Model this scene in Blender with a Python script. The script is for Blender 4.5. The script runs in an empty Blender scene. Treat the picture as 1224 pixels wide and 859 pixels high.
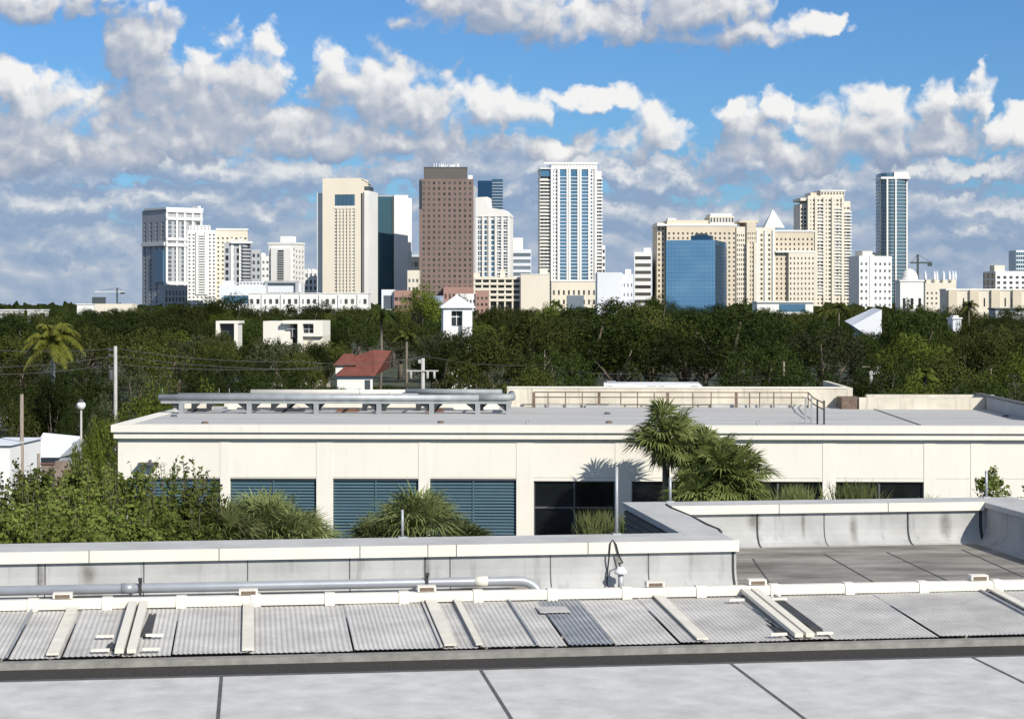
import bpy, math, random
from mathutils import Vector
R = math.radians
random.seed(11)
S = bpy.context.scene
C = S.collection

# ------------------------------------------------------------------ camera, sky, sun, exposure
F, CX, HY, CZ = 2300.0, 612.0, 365.0, 15.0        # focal length in photo pixels, centre, horizon row, eye height
cam = bpy.data.objects.new('camera', bpy.data.cameras.new('camera'))
C.objects.link(cam)
cam.location = (0, 0, CZ)
cam.rotation_euler = (R(90), 0, 0)
cam.data.sensor_width = 36
cam.data.lens = 36 * F / 1224
cam.data.shift_y = -(429.5 - HY) / 1224
cam.data.clip_start = 0.5
cam.data.clip_end = 60000
S.camera = cam
S.view_settings.view_transform = 'Standard'
S.view_settings.look = 'None'
S.view_settings.exposure = 0.28
S.view_settings.gamma = 1
S.view_settings.use_curve_mapping = False
S.render.engine = 'CYCLES'
S.cycles.use_denoising = True
S.cycles.max_bounces = 5
S.cycles.diffuse_bounces = 2
S.cycles.use_adaptive_sampling = True
S.cycles.adaptive_threshold = 0.02
S.cycles.transparent_max_bounces = 4

SUN_AZ, SUN_EL = 145.0, 33.0                      # clockwise from the view direction: behind the camera, to the right
sd = bpy.data.lights.new('sun', 'SUN')
sd.energy = 4.2
sd.angle = R(0.5)
sd.color = (1.0, 0.945, 0.855)
sun = bpy.data.objects.new('sun', sd)
C.objects.link(sun)
to_sun = Vector((math.sin(R(SUN_AZ)) * math.cos(R(SUN_EL)), math.cos(R(SUN_AZ)) * math.cos(R(SUN_EL)), math.sin(R(SUN_EL))))
sun.rotation_euler = to_sun.to_track_quat('Z', 'Y').to_euler()
sun.location = (30, -30, 60)


class NT:
    """small helper for node trees"""
    def __init__(s, tree): s.t = tree
    def n(s, kind, **kw):
        nd = s.t.nodes.new(kind)
        for k, v in kw.items(): setattr(nd, k, v)
        return nd
    def put(s, sock, v):
        if isinstance(v, bpy.types.NodeSocket): s.t.links.new(v, sock)
        elif v is not None: sock.default_value = v
    def m(s, op, a, b=None, c=None, clamp=False):
        nd = s.n('ShaderNodeMath', operation=op, use_clamp=clamp)
        s.put(nd.inputs[0], a); s.put(nd.inputs[1], b); s.put(nd.inputs[2], c)
        return nd.outputs[0]
    def noise(s, vec, scale, detail=6, rough=.55, dist=0.0):
        nd = s.n('ShaderNodeTexNoise')
        s.put(nd.inputs['Vector'], vec)
        nd.inputs['Scale'].default_value = scale
        nd.inputs['Detail'].default_value = detail
        nd.inputs['Roughness'].default_value = rough
        nd.inputs['Distortion'].default_value = dist
        return nd.outputs[0]
    def ramp(s, f, stops, interp='LINEAR'):
        nd = s.n('ShaderNodeValToRGB')
        nd.color_ramp.interpolation = interp
        el = nd.color_ramp.elements
        while len(el) < len(stops): el.new(0.5)
        for e, (p, c) in zip(el, stops):
            e.position = p
            e.color = (*c, 1) if len(c) == 3 else c
        s.put(nd.inputs[0], f)
        return nd.outputs[0]
    def mix(s, f, a, b, mode='MIX'):
        nd = s.n('ShaderNodeMix', data_type='RGBA', blend_type=mode)
        s.put(nd.inputs[0], f)
        for i, v in ((6, a), (7, b)):
            if isinstance(v, tuple): v = (*v[:3], 1)
            s.put(nd.inputs[i], v)
        return nd.outputs[2]
    def comb(s, x, y, z=0.0):
        nd = s.n('ShaderNodeCombineXYZ')
        for i, v in enumerate((x, y, z)): s.put(nd.inputs[i], v)
        return nd.outputs[0]
    def smooth(s, v, lo, hi):
        nd = s.n('ShaderNodeMapRange', interpolation_type='SMOOTHSTEP')
        s.put(nd.inputs[0], v); s.put(nd.inputs[1], lo); s.put(nd.inputs[2], hi)
        return nd.outputs[0]


# cumulus heaps: azimuth and elevation of the heap, half widths, height above and below (hundredths of 100/2300 rad)
HEAPS = [(178, 52, 46, 40, 50), (222, 95, 66, 46, 60), (300, 108, 62, 52, 40), (255, 150, 112, 46, 32), (345, 158, 62, 30, 24),
         (402, 88, 28, 34, 40), (455, 112, 74, 46, 52), (492, 135, 66, 44, 44), (440, 162, 90, 26, 20),
         (592, 136, 58, 30, 26), (18, 104, 34, 26, 30), (60, 138, 82, 40, 40), (112, 126, 22, 26, 30), (40, 190, 96, 40, 26), (150, 186, 52, 26, 20),
         (30, 6, 96, 30, 26), (150, -4, 84, 16, 14), (600, 8, 96, 46, 36), (690, 30, 48, 26, 20), (820, 12, 92, 50, 38), (890, 45, 60, 14, 14), (962, 38, 40, 16, 13),
         (718, 118, 52, 16, 16), (790, 160, 32, 34, 28), (748, 170, 52, 24, 26), (660, 182, 24, 16, 14),
         (903, 172, 38, 38, 30), (928, 130, 20, 22, 24), (886, 128, 28, 18, 18), (1000, 160, 60, 36, 28), (1052, 150, 74, 40, 34), (1112, 122, 22, 30, 40),
         (1158, 128, 20, 36, 50), (1195, 168, 70, 28, 22), (960, 190, 60, 22, 20), (250, 176, 130, 34, 18), (455, 174, 118, 26, 16), (60, 180, 90, 40, 30), (1080, 182, 130, 30, 14), (700, 30, 150, 22, 22), (40, 22, 90, 18, 16)]

FAR_HEAPS = [(100, 205, 110, 40, 16, 1.3), (210, 205, 90, 34, 16, 1.4), (330, 215, 80, 30, 14, 1.2), (60, 250, 90, 26, 12, .9), (190, 243, 90, 22, 10, 1.0), (480, 210, 90, 26, 14, 1.1),
             (300, 255, 80, 22, 10, .8), (110, 295, 70, 16, 8, .7), (640, 225, 70, 30, 14, 1.1), (770, 215, 70, 28, 14, 1.4), (830, 225, 60, 24, 10, .9), (985, 222, 70, 30, 12, 1.2),
             (1130, 215, 90, 24, 12, 1.3), (1190, 260, 90, 16, 8, .8), (900, 262, 90, 18, 9, .7), (1150, 283, 70, 10, 6, .7), (600, 196, 90, 40, 20, 1.2), (700, 204, 80, 32, 16, 1.2), (870, 198, 80, 30, 16, 1.2), (1060, 250, 120, 26, 12, 1.0), (760, 262, 120, 26, 12, .9), (560, 240, 110, 26, 12, .9), (1190, 215, 70, 26, 14, 1.1)]


def cloud_group(fine=True):
    g = bpy.data.node_groups.new('cumulus_field', 'ShaderNodeTree')
    g.interface.new_socket('A', in_out='INPUT', socket_type='NodeSocketFloat')
    g.interface.new_socket('E', in_out='INPUT', socket_type='NodeSocketFloat')
    g.interface.new_socket('D', in_out='OUTPUT', socket_type='NodeSocketFloat')
    g.interface.new_socket('B', in_out='OUTPUT', socket_type='NodeSocketFloat')
    t = NT(g)
    gi = t.n('NodeGroupInput'); go = t.n('NodeGroupOutput')
    A0, E0 = gi.outputs[0], gi.outputs[1]
    v = t.comb(A0, E0)
    wx = t.noise(t.comb(A0, E0, 3.7), 1.5, 4, .62)
    wy = t.noise(t.comb(A0, E0, 9.1), 1.5, 4, .62)
    A = t.m('MULTIPLY_ADD', t.m('SUBTRACT', wx, .5), .85, A0)
    E = t.m('MULTIPLY_ADD', t.m('SUBTRACT', wy, .5), .50, E0)
    acc = None
    for (px, py, rx, ru, rd) in HEAPS:
        a, e = (px - CX) / 100, (HY - py) / 100
        rx, ru, rd = rx * 1.34 / 100, ru * 1.26 / 100, rd * 1.3 / 100
        da = t.m('MULTIPLY_ADD', A, 1 / rx, -a / rx)
        up = t.m('MULTIPLY_ADD', E, 1 / ru, -e / ru)
        dn = t.m('MULTIPLY_ADD', E, -1 / rd, e / rd)
        q = t.m('MAXIMUM', up, dn)
        q = t.m('MULTIPLY_ADD', q, q, t.m('MULTIPLY', da, da))
        acc = q if acc is None else t.m('SMOOTH_MIN', acc, q, .35)
    D = t.m('MAXIMUM', t.m('SUBTRACT', 1.42, acc), -1.6)
    t.put(go.inputs[1], D)
    if not fine: return g
    n1 = t.m('SUBTRACT', t.noise(v, 1.9, 7, .60, .25), .5)
    D = t.m('MULTIPLY_ADD', n1, 1.75, D)
    vo = t.n('ShaderNodeTexVoronoi', feature='SMOOTH_F1')
    vo.inputs['Scale'].default_value = 3.3
    vo.inputs['Smoothness'].default_value = .5
    vo.inputs['Detail'].default_value = 1.0
    t.put(vo.inputs['Vector'], t.comb(A, E))
    D = t.m('MULTIPLY_ADD', t.m('SUBTRACT', .42, vo.outputs['Distance']), 1.25, D)
    t.put(go.inputs[0], D)
    return g


def low_group():
    """rows of distant cloud nearing the horizon"""
    g = bpy.data.node_groups.new('far_cloud_field', 'ShaderNodeTree')
    g.interface.new_socket('A', in_out='INPUT', socket_type='NodeSocketFloat')
    g.interface.new_socket('E', in_out='INPUT', socket_type='NodeSocketFloat')
    g.interface.new_socket('D', in_out='OUTPUT', socket_type='NodeSocketFloat')
    t = NT(g)
    gi = t.n('NodeGroupInput'); go = t.n('NodeGroupOutput')
    A, E = gi.outputs[0], gi.outputs[1]
    le = t.m('LOGARITHM', t.m('ADD', t.m('MAXIMUM', E, 0.0), .55), math.e)
    k = t.m('DIVIDE', 1.25, t.m('ADD', t.m('MAXIMUM', E, 0.0), .9))
    n1 = t.noise(t.comb(A, t.m('MULTIPLY', E, 1.5), 4.0), 1.6, 6, .52, .15)
    n2 = t.noise(t.comb(t.m('MULTIPLY', A, .9), t.m('MULTIPLY', le, 2.6), 7.0), 1.25, 5, .55)
    D = t.m('ADD', t.m('MULTIPLY', t.m('SUBTRACT', n1, .5), 3.0), t.m('MULTIPLY', t.m('SUBTRACT', n2, .5), .9))
    wa = t.noise(t.comb(A, E, 2.2), 2.2, 4, .65)
    wb = t.noise(t.comb(A, E, 5.2), 2.2, 4, .65)
    vo = t.n('ShaderNodeTexVoronoi', feature='SMOOTH_F1')
    vo.inputs['Scale'].default_value = 2.6
    vo.inputs['Smoothness'].default_value = .6
    vo.inputs['Detail'].default_value = 1.0
    t.put(vo.inputs['Vector'], t.comb(t.m('MULTIPLY_ADD', wa, .5, A), t.m('MULTIPLY', t.m('MULTIPLY_ADD', wb, .3, E), 1.9)))
    D = t.m('MULTIPLY_ADD', t.m('SUBTRACT', .42, vo.outputs['Distance']), .6, D)
    Aw = t.m('MULTIPLY_ADD', t.m('SUBTRACT', wa, .5), 1.5, A)
    E = t.m('MULTIPLY_ADD', t.m('SUBTRACT', wb, .5), .75, E)
    for (px, py, rx, ru, rd, gain) in FAR_HEAPS:
        a, e = (px - CX) / 100, (HY - py) / 100
        da = t.m('MULTIPLY_ADD', Aw, 100 / rx, -a * 100 / rx)
        q = t.m('MAXIMUM', t.m('MULTIPLY_ADD', E, 100 / ru, -e * 100 / ru), t.m('MULTIPLY_ADD', E, -100 / rd, e * 100 / rd))
        q = t.m('MAXIMUM', t.m('SUBTRACT', 1.0, t.m('MULTIPLY_ADD', q, q, t.m('MULTIPLY', da, da))), 0.0)
        D = t.m('MULTIPLY_ADD', q, gain * .95, D)
    t.put(go.inputs[0], D)
    return g


world = bpy.data.worlds.new('World')
S.world = world
world.use_nodes = True
world.node_tree.nodes.clear()
w = NT(world.node_tree)
sky = w.n('ShaderNodeTexSky', sky_type='NISHITA')
sky.sun_disc = False
sky.sun_elevation = R(SUN_EL)
sky.sun_rotation = R(SUN_AZ)
sky.air_density = 1.0
sky.dust_density = 0.4
sky.ozone_density = 2.2
geo = w.n('ShaderNodeTexCoord')
sep = w.n('ShaderNodeSeparateXYZ')
w.put(sep.inputs[0], geo.outputs['Generated'])
az = w.m('MULTIPLY', w.m('ARCTAN2', sep.outputs[0], sep.outputs[1]), 23.0)
el = w.m('MULTIPLY', w.m('ARCSINE', sep.outputs[2]), 23.0)
cg, cb, lg = cloud_group(), cloud_group(False), low_group()


def field(group, a, e):
    nd = w.n('ShaderNodeGroup', node_tree=group)
    w.put(nd.inputs[0], a); w.put(nd.inputs[1], e)
    return nd.outputs


(D0, B0), (D1, B1) = [tuple(field(cg, w.m('ADD', az, da), w.m('ADD', el, de)))[:2] for da, de in ((0, 0), (.07, .12))]
B2 = field(cb, w.m('ADD', az, .10), w.m('ADD', el, .40))[1]
L0, L1 = [field(lg, w.m('ADD', az, da), w.m('ADD', el, de))[0] for da, de in ((0, 0), (.07, .16))]
alpha1 = w.m('MULTIPLY', w.smooth(D0, .0, .75), .97)
sh1 = w.m('ADD', w.m('MULTIPLY_ADD', w.m('SUBTRACT', D0, D1), .26, .47), w.m('MULTIPLY', w.m('SUBTRACT', B0, B2), .30))
K = 9.0                                            # cloud luminance in the sky's own units
def ck(c): return tuple(x * K for x in c)
col1 = w.ramp(sh1, [(.10, (.29, .38, .55)), (.34, (.40, .48, .62)), (.52, (.56, .60, .69)), (.68, (.80, .82, .85)), (.92, (1.06, 1.05, 1.03))])
# far cloud: grows denser towards the horizon
dens = w.m('MULTIPLY_ADD', az, -.02, w.m('MULTIPLY_ADD', el, -.9, 1.78))
Lf = w.m('ADD', L0, dens)
alpha2 = w.m('MULTIPLY', w.smooth(Lf, -.15, .55), .93)
sh2 = w.m('MULTIPLY_ADD', w.m('SUBTRACT', L0, L1), .42, .36)
col2 = w.ramp(sh2, [(.06, (.32, .43, .62)), (.34, (.42, .51, .67)), (.56, (.56, .62, .73)), (.88, (.90, .91, .92))])
sc_ = w.n('ShaderNodeVectorMath', operation='MULTIPLY')
w.put(sc_.inputs[0], sky.outputs[0]); sc_.inputs[1].default_value = (.33, .565, .86)
blue = sc_.outputs[0]
k2 = w.n('ShaderNodeVectorMath', operation='SCALE'); w.put(k2.inputs[0], col2); k2.inputs['Scale'].default_value = K * .80
k1 = w.n('ShaderNodeVectorMath', operation='SCALE'); w.put(k1.inputs[0], col1); k1.inputs['Scale'].default_value = K * .80
veil = w.m('MULTIPLY', w.smooth(el, 5.0, 13.0), .5)      # smooth pale veil added overhead, out of view, to whiten the sky's fill light
blue = w.mix(veil, blue, (4.6, 4.9, 5.3))
c = w.mix(alpha2, blue, k2.outputs[0])
c = w.mix(alpha1, c, k1.outputs[0])
bg = w.n('ShaderNodeBackground')
w.put(bg.inputs[0], c)
bg.inputs[1].default_value = 0.10
wo = w.n('ShaderNodeOutputWorld')
w.put(wo.inputs[0], bg.outputs[0])
world.cycles.sampling_method = 'MANUAL'
world.cycles.sample_map_resolution = 256

# ------------------------------------------------------------------ materials
MATS = {}


def mat(name, col, rough=.8, var=.12, scale=3.0, metal=0.0, spec=.3, bump=0.0, bscale=40.0, streak=0.0, stretch=(1, 1, 1), per=0.0, dark=None, trans=0.0, coord='Object'):
    """principled material: base colour varied by noise, optional vertical streaks, bump, per-object variation"""
    if name in MATS: return MATS[name]
    m = bpy.data.materials.new(name)
    m.use_nodes = True
    t = NT(m.node_tree)
    p = m.node_tree.nodes['Principled BSDF']
    co = t.n('ShaderNodeTexCoord').outputs[coord]
    mp = t.n('ShaderNodeMapping'); t.put(mp.inputs[0], co); mp.inputs['Scale'].default_value = stretch
    n = t.noise(mp.outputs[0], scale, 6, .6)
    lo = tuple(max(0, c * (1 - var)) for c in col) if dark is None else dark
    hi = tuple(min(1, c * (1 + var)) for c in col)
    c = t.ramp(n, [(.30, lo), (.68, hi)])
    if streak:
        ms = t.n('ShaderNodeMapping'); t.put(ms.inputs[0], co); ms.inputs['Scale'].default_value = (1.8, 1.8, .16)
        s = t.noise(ms.outputs[0], 2.2, 5, .65)
        s = t.m('MULTIPLY', t.smooth(s, .52, .78), streak)
        c = t.mix(s, c, tuple(x * .42 for x in col))
    if per:
        oi = t.n('ShaderNodeObjectInfo'); ge = t.n('ShaderNodeNewGeometry')
        r = t.m('FRACT', t.m('ADD', oi.outputs['Random'], ge.outputs['Random Per Island']))
        v = t.m('MULTIPLY_ADD', r, 2 * per, 1 - per)
        sc = t.n('ShaderNodeVectorMath', operation='SCALE'); t.put(sc.inputs[0], c); t.put(sc.inputs['Scale'], v)
        c = sc.outputs[0]
    t.put(p.inputs['Base Color'], c)
    p.inputs['Roughness'].default_value = rough
    p.inputs['Metallic'].default_value = metal
    p.inputs['Specular IOR Level'].default_value = spec
    if bump:
        b = t.n('ShaderNodeBump'); b.inputs['Strength'].default_value = bump; b.inputs['Distance'].default_value = .02
        t.put(b.inputs['Height'], t.noise(co, bscale, 4, .6)); t.put(p.inputs['Normal'], b.outputs[0])
    MATS[name] = m
    return m


def leaf_mat(name, col, col2, trans=.25, rough=.65):
    """leaf surface: colour differs per leaf and per plant, light passes through a little"""
    m = bpy.data.materials.new(name)
    m.use_nodes = True
    t = NT(m.node_tree)
    p = m.node_tree.nodes['Principled BSDF']
    ge = t.n('ShaderNodeNewGeometry'); oi = t.n('ShaderNodeObjectInfo')
    co = t.n('ShaderNodeTexCoord').outputs['Object']
    big = t.noise(co, .35, 3, .6)
    f = t.m('ADD', t.m('MULTIPLY', ge.outputs['Random Per Island'], .55), t.m('MULTIPLY', t.smooth(big, .35, .68), .45))
    c = t.mix(f, col, col2)
    sc = t.n('ShaderNodeVectorMath', operation='SCALE'); t.put(sc.inputs[0], c)
    t.put(sc.inputs['Scale'], t.m('MULTIPLY_ADD', oi.outputs['Random'], .9, .62))
    c = sc.outputs[0]
    t.put(p.inputs['Base Color'], c)
    p.inputs['Roughness'].default_value = rough
    p.inputs['Specular IOR Level'].default_value = .08
    tr = t.n('ShaderNodeBsdfTranslucent'); t.put(tr.inputs[0], c)
    mx = t.n('ShaderNodeMixShader'); mx.inputs[0].default_value = trans
    t.put(mx.inputs[1], p.outputs[0]); t.put(mx.inputs[2], tr.outputs[0])
    t.put(m.node_tree.nodes['Material Output'].inputs[0], mx.outputs[0])
    MATS[name] = m
    return m


# near and middle roofs
mat('membrane_grey', (.42, .42, .405), .75, .14, 1.3, bump=.25, bscale=60, streak=.65)
mat('membrane_cap', (.48, .475, .455), .7, .13, 1.1, bump=.2, bscale=50, streak=.25)
mat('roof_deck', (.38, .38, .365), .85, .25, .55, bump=.4, bscale=80, streak=0, dark=(.25, .245, .23))
mat('roof_deck_worn', (.29, .275, .245), .85, .25, 1.1, bump=.4, bscale=80, dark=(.11, .10, .085), stretch=(.5, 1.3, 1))
mat('cream_paint', (.74, .70, .60), .6, .06, 1.0, streak=.10)
mat('cream_stucco', (.79, .755, .665), .85, .045, .35, bump=.15, bscale=90, streak=.16)
mat('deck_pale', (.56, .555, .53), .8, .10, 2.5, bump=.4, bscale=60, dark=(.46, .45, .425))
mat('g_slate', (.075, .14, .18), .08, .15, .04, metal=.25, spec=.6, per=.25)
mat('seam_dark', (.055, .055, .055), .9, .2)
mat('seam_tar', (.10, .10, .098), .8, .3, 6)
mat('stain', (.17, .155, .13), .9, .4, 5)
mat('galvanised', (.40, .42, .43), .5, .16, 2, metal=.35, spec=.4)
mat('pipe_grey', (.38, .40, .425), .38, .10, 2.5, metal=.35, spec=.5)
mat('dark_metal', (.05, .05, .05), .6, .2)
mat('black_rubber', (.02, .02, .02), .6, .2)
mat('mesh_metal', (.50, .485, .455), .8, .20, 1.6, metal=.0, spec=.5, bump=.5, bscale=30)
mat('mesh_metal_bare', (.34, .35, .36), .6, .25, 2.5, metal=.1, spec=.5, bump=.5, bscale=30)
mat('cream_steel', (.70, .66, .56), .6, .12, 2.5, streak=.2)
mat('rust', (.16, .085, .055), .9, .3, 6)
mat('kerb_concrete', (.27, .26, .235), .9, .25, 5, bump=.5, bscale=50)
mat('bitumen', (.075, .072, .065), .97, .5, 55, bump=1.0, bscale=120, dark=(.026, .025, .023), spec=.1)
mat('rib_shade', (.055, .057, .06), .6, .2)
mat('roof_grey', (.46, .455, .435), .85, .12, .35, bump=.2, bscale=30, stretch=(.4, 2.5, 1))
mat('parapet_stucco', (.62, .57, .465), .9, .16, .9, streak=.8)
mat('louver_blue', (.072, .132, .165), .5, .08, 1.0, spec=.4)
mat('glass_black', (.008, .010, .011), .06, .2, 1, spec=.5)
mat('mullion', (.10, .105, .11), .5, .1, spec=.4)
mat('rail_brown', (.16, .115, .085), .7, .3, 4)
mat('rack_grey', (.31, .33, .33), .6, .16, 2, metal=.15, spec=.3)
mat('rack_dark_shade', (.045, .05, .055), .6, .2)  # dark parts, and the shaded copy of the rack grey for the back row
# skyline
mat('t_white', (.78, .77, .73), .8, .05, .05)
mat('t_cool', (.70, .72, .75), .8, .05, .05)
mat('t_cream', (.72, .66, .54), .85, .05, .05)
mat('t_ivory', (.79, .71, .57), .85, .04, .05)
mat('t_tan', (.63, .55, .425), .85, .06, .05)
mat('t_grey', (.42, .43, .44), .8, .08, .05)
mat('t_brown', (.205, .150, .128), .75, .06, .08)
mat('t_brown_cap', (.125, .115, .105), .8, .08, .08)
mat('t_pink', (.36, .22, .18), .85, .08, .05)
mat('far_pale', (.55, .58, .62), .85, .08, .05)
mat('g_dark', (.05, .06, .07), .12, .1, .05, spec=.5, per=.7)
mat('g_grey', (.13, .155, .18), .12, .1, .05, spec=.5, per=.5)
mat('g_brown', (.085, .08, .07), .15, .1, .05, spec=.5, per=.6)
mat('g_blue', (.06, .14, .22), .08, .1, .05, spec=.6, per=.35)
mat('g_teal', (.055, .145, .185), .08, .15, .04, metal=.25, spec=.6, per=.25)
mat('g_mirror', (.30, .56, .74), .03, .04, .03, metal=.92, spec=.5)
mat('g_deep', (.03, .09, .17), .05, .10, .03, metal=.6, spec=.5)
mat('metal_pyramid', (.72, .73, .74), .5, .03, .1, metal=.2)
mat('steel_dark', (.06, .075, .08), .6, .2)
mat('tile_red', (.17, .058, .042), .85, .18, 1.2, bump=.5, bscale=6)
mat('wood_pole', (.26, .22, .18), .9, .25, 3, stretch=(4, 4, .4))
mat('concrete_pole', (.43, .42, .395), .85, .12, 2)
mat('wire', (.09, .09, .095), .6, .1)
mat('lamp_white', (.80, .80, .78), .4, .03)
mat('white_paint', (.82, .82, .80), .6, .04, .5)
mat('vehicle_white', (.72, .75, .79), .3, .04, .5, spec=.5)
mat('bark', (.13, .105, .08), .95, .3, 4, bump=.6, bscale=12)
mat('palm_bark', (.17, .145, .115), .95, .3, 5, stretch=(1, 1, 4), bump=.6, bscale=10)
mat('dead_frond', (.33, .26, .15), .9, .25, 4)
mat('soil', (.06, .065, .035), .95, .4, .05, dark=(.025, .035, .015))
mat('asphalt', (.05, .05, .052), .95, .2, .4)
mat('brick_weathered', (.24, .19, .155), .95, .3, 1.5)
leaf_mat('leaf_dark', (0.016, 0.028, 0.006), (0.052, 0.07, 0.014))
leaf_mat('leaf_olive', (0.034, 0.043, 0.009), (0.095, 0.105, 0.024))
leaf_mat('leaf_grey', (0.035, 0.042, 0.018), (0.085, 0.095, 0.045))
leaf_mat('leaf_light', (.062, .088, .012), (.155, .185, .034), .3)
leaf_mat('leaf_shrub', (.062, .088, .014), (.175, .205, .052), .28)
leaf_mat('leaf_palm', (.075, .108, .026), (.225, .25, .085), .22, .42)
leaf_mat('leaf_palmetto', (0.08, 0.105, 0.036), (0.22, 0.245, 0.1), .22, .42)
leaf_mat('leaf_coco', (0.06, 0.07, 0.01), (0.15, 0.15, 0.03), .25, .42)


# ------------------------------------------------------------------ mesh helpers
class MB:
    """collects faces; build() links them as ONE mesh object"""
    def __init__(s): s.v, s.f, s.sm = [], [], []
    def quad(s, *pts):
        i = len(s.v); s.v += [tuple(p) for p in pts]; s.f.append(tuple(range(i, i + len(pts)))); return s
    def box(s, x0, x1, y0, y1, z0, z1):
        if x1 < x0: x0, x1 = x1, x0
        if y1 < y0: y0, y1 = y1, y0
        if z1 < z0: z0, z1 = z1, z0
        i = len(s.v)
        s.v += [(x, y, z) for z in (z0, z1) for x, y in ((x0, y0), (x1, y0), (x1, y1), (x0, y1))]
        s.f += [tuple(i + k for k in q) for q in ((3, 2, 1, 0), (4, 5, 6, 7), (0, 1, 5, 4), (1, 2, 6, 5), (2, 3, 7, 6), (3, 0, 4, 7))]
        return s
    def prism(s, poly, z0, z1):
        n, i = len(poly), len(s.v)
        s.v += [(x, y, z0) for x, y in poly] + [(x, y, z1) for x, y in poly]
        s.f.append(tuple(i + k for k in reversed(range(n)))); s.f.append(tuple(i + n + k for k in range(n)))
        for k in range(n):
            j = (k + 1) % n
            s.f.append((i + k, i + j, i + n + j, i + n + k))
        return s
    def sweep_x(s, prof, x0, x1, nx=1, end=True):
        """profile of (y, z) points run along x"""
        n, i = len(prof), len(s.v)
        for k in range(nx + 1):
            x = x0 + (x1 - x0) * k / nx
            s.v += [(x, y, z) for y, z in prof]
        for k in range(nx):
            for j in range(n):
                a, b = i + k * n + j, i + k * n + (j + 1) % n
                s.f.append((a, a + n, b + n, b))
        if end:
            s.f.append(tuple(range(i, i + n))); s.f.append(tuple(reversed(range(i + nx * n, i + nx * n + n))))
        return s
    def tube(s, path, r, n=8, cap=True):
        path = [Vector(p) for p in path]
        rr = r if isinstance(r, (list, tuple)) else [r] * len(path)
        i0 = len(s.v)
        up = None
        for k, p in enumerate(path):
            d = (path[min(k + 1, len(path) - 1)] - path[max(k - 1, 0)]).normalized()
            if up is None: up = Vector((0, 0, 1)) if abs(d.z) < .9 else Vector((1, 0, 0))
            a = d.cross(up).normalized(); b = a.cross(d).normalized(); up = b
            for j in range(n):
                t = 2 * math.pi * j / n
                s.v.append(tuple(p + a * (rr[k] * math.cos(t)) + b * (rr[k] * math.sin(t))))
        for k in range(len(path) - 1):
            for j in range(n):
                q = i0 + k * n + j; e = i0 + k * n + (j + 1) % n
                s.f.append((q, e, e + n, q + n)); s.sm.append(len(s.f) - 1)
        if cap:
            s.f.append(tuple(reversed(range(i0, i0 + n)))); s.f.append(tuple(range(i0 + (len(path) - 1) * n, i0 + len(path) * n)))
        return s
    def beam(s, p, q, w, h):
        """straight bar of section w x h from p to q"""
        p, q = Vector(p), Vector(q); d = (q - p).normalized()
        a = d.cross(Vector((0, 0, 1)))
        a = Vector((1, 0, 0)) if a.length < 1e-4 else a.normalized()
        b = a.cross(d); i = len(s.v)
        for o in (p, q):
            for x, y in ((-1, -1), (1, -1), (1, 1), (-1, 1)): s.v.append(tuple(o + a * (x * w / 2) + b * (y * h / 2)))
        s.f += [tuple(i + k for k in c) for c in ((0, 1, 2, 3), (7, 6, 5, 4), (0, 4, 5, 1), (1, 5, 6, 2), (2, 6, 7, 3), (3, 7, 4, 0))]
        return s
    def lathe(s, prof, n=20, cx=0, cy=0):
        i = len(s.v)
        for r, z in prof: s.v += [(cx + r * math.cos(2 * math.pi * k / n), cy + r * math.sin(2 * math.pi * k / n), z) for k in range(n)]
        for a in range(len(prof) - 1):
            for k in range(n):
                j = (k + 1) % n
                s.f.append((i + a * n + k, i + a * n + j, i + a * n + n + j, i + a * n + n + k)); s.sm.append(len(s.f) - 1)
        s.f.append(tuple(reversed(range(i, i + n)))); e = i + (len(prof) - 1) * n; s.f.append(tuple(range(e, e + n)))
        return s
    def mesh(s, name, m):
        me = bpy.data.meshes.new(name)
        me.from_pydata(s.v, [], s.f)
        me.materials.append(MATS[m] if isinstance(m, str) else m)
        for k in s.sm: me.polygons[k].use_smooth = True
        me.update()
        return me
    def build(s, name, m, parent=None, loc=None, rz=0.0):
        return link(name, s.mesh(name, m), parent, loc, rz)


def link(name, me, parent=None, loc=None, rz=0.0):
    o = bpy.data.objects.new(name, me)
    C.objects.link(o)
    if parent is not None: o.parent = parent
    if loc is not None: o.location = loc
    if rz: o.rotation_euler = (0, 0, rz)
    return o


def tag(o, label=None, cat=None, group=None, kind=None):
    for k, v in (('label', label), ('category', cat), ('group', group), ('kind', kind)):
        if v: o[k] = v
    return o


def thing(name, label, cat, loc=(0, 0, 0), rz=0.0, group=None):
    o = link(name, None, None, loc, rz)
    return tag(o, label, cat, group)


def copy_tree(o, parent=None):
    c = o.copy(); C.objects.link(c); c.parent = parent
    for ch in o.children: copy_tree(ch, c)
    return c


def P(px, py, d):
    """world point seen at photo pixel (px, py) at depth d"""
    return Vector(((px - CX) / F * d, d, CZ - (py - HY) / F * d))


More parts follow.
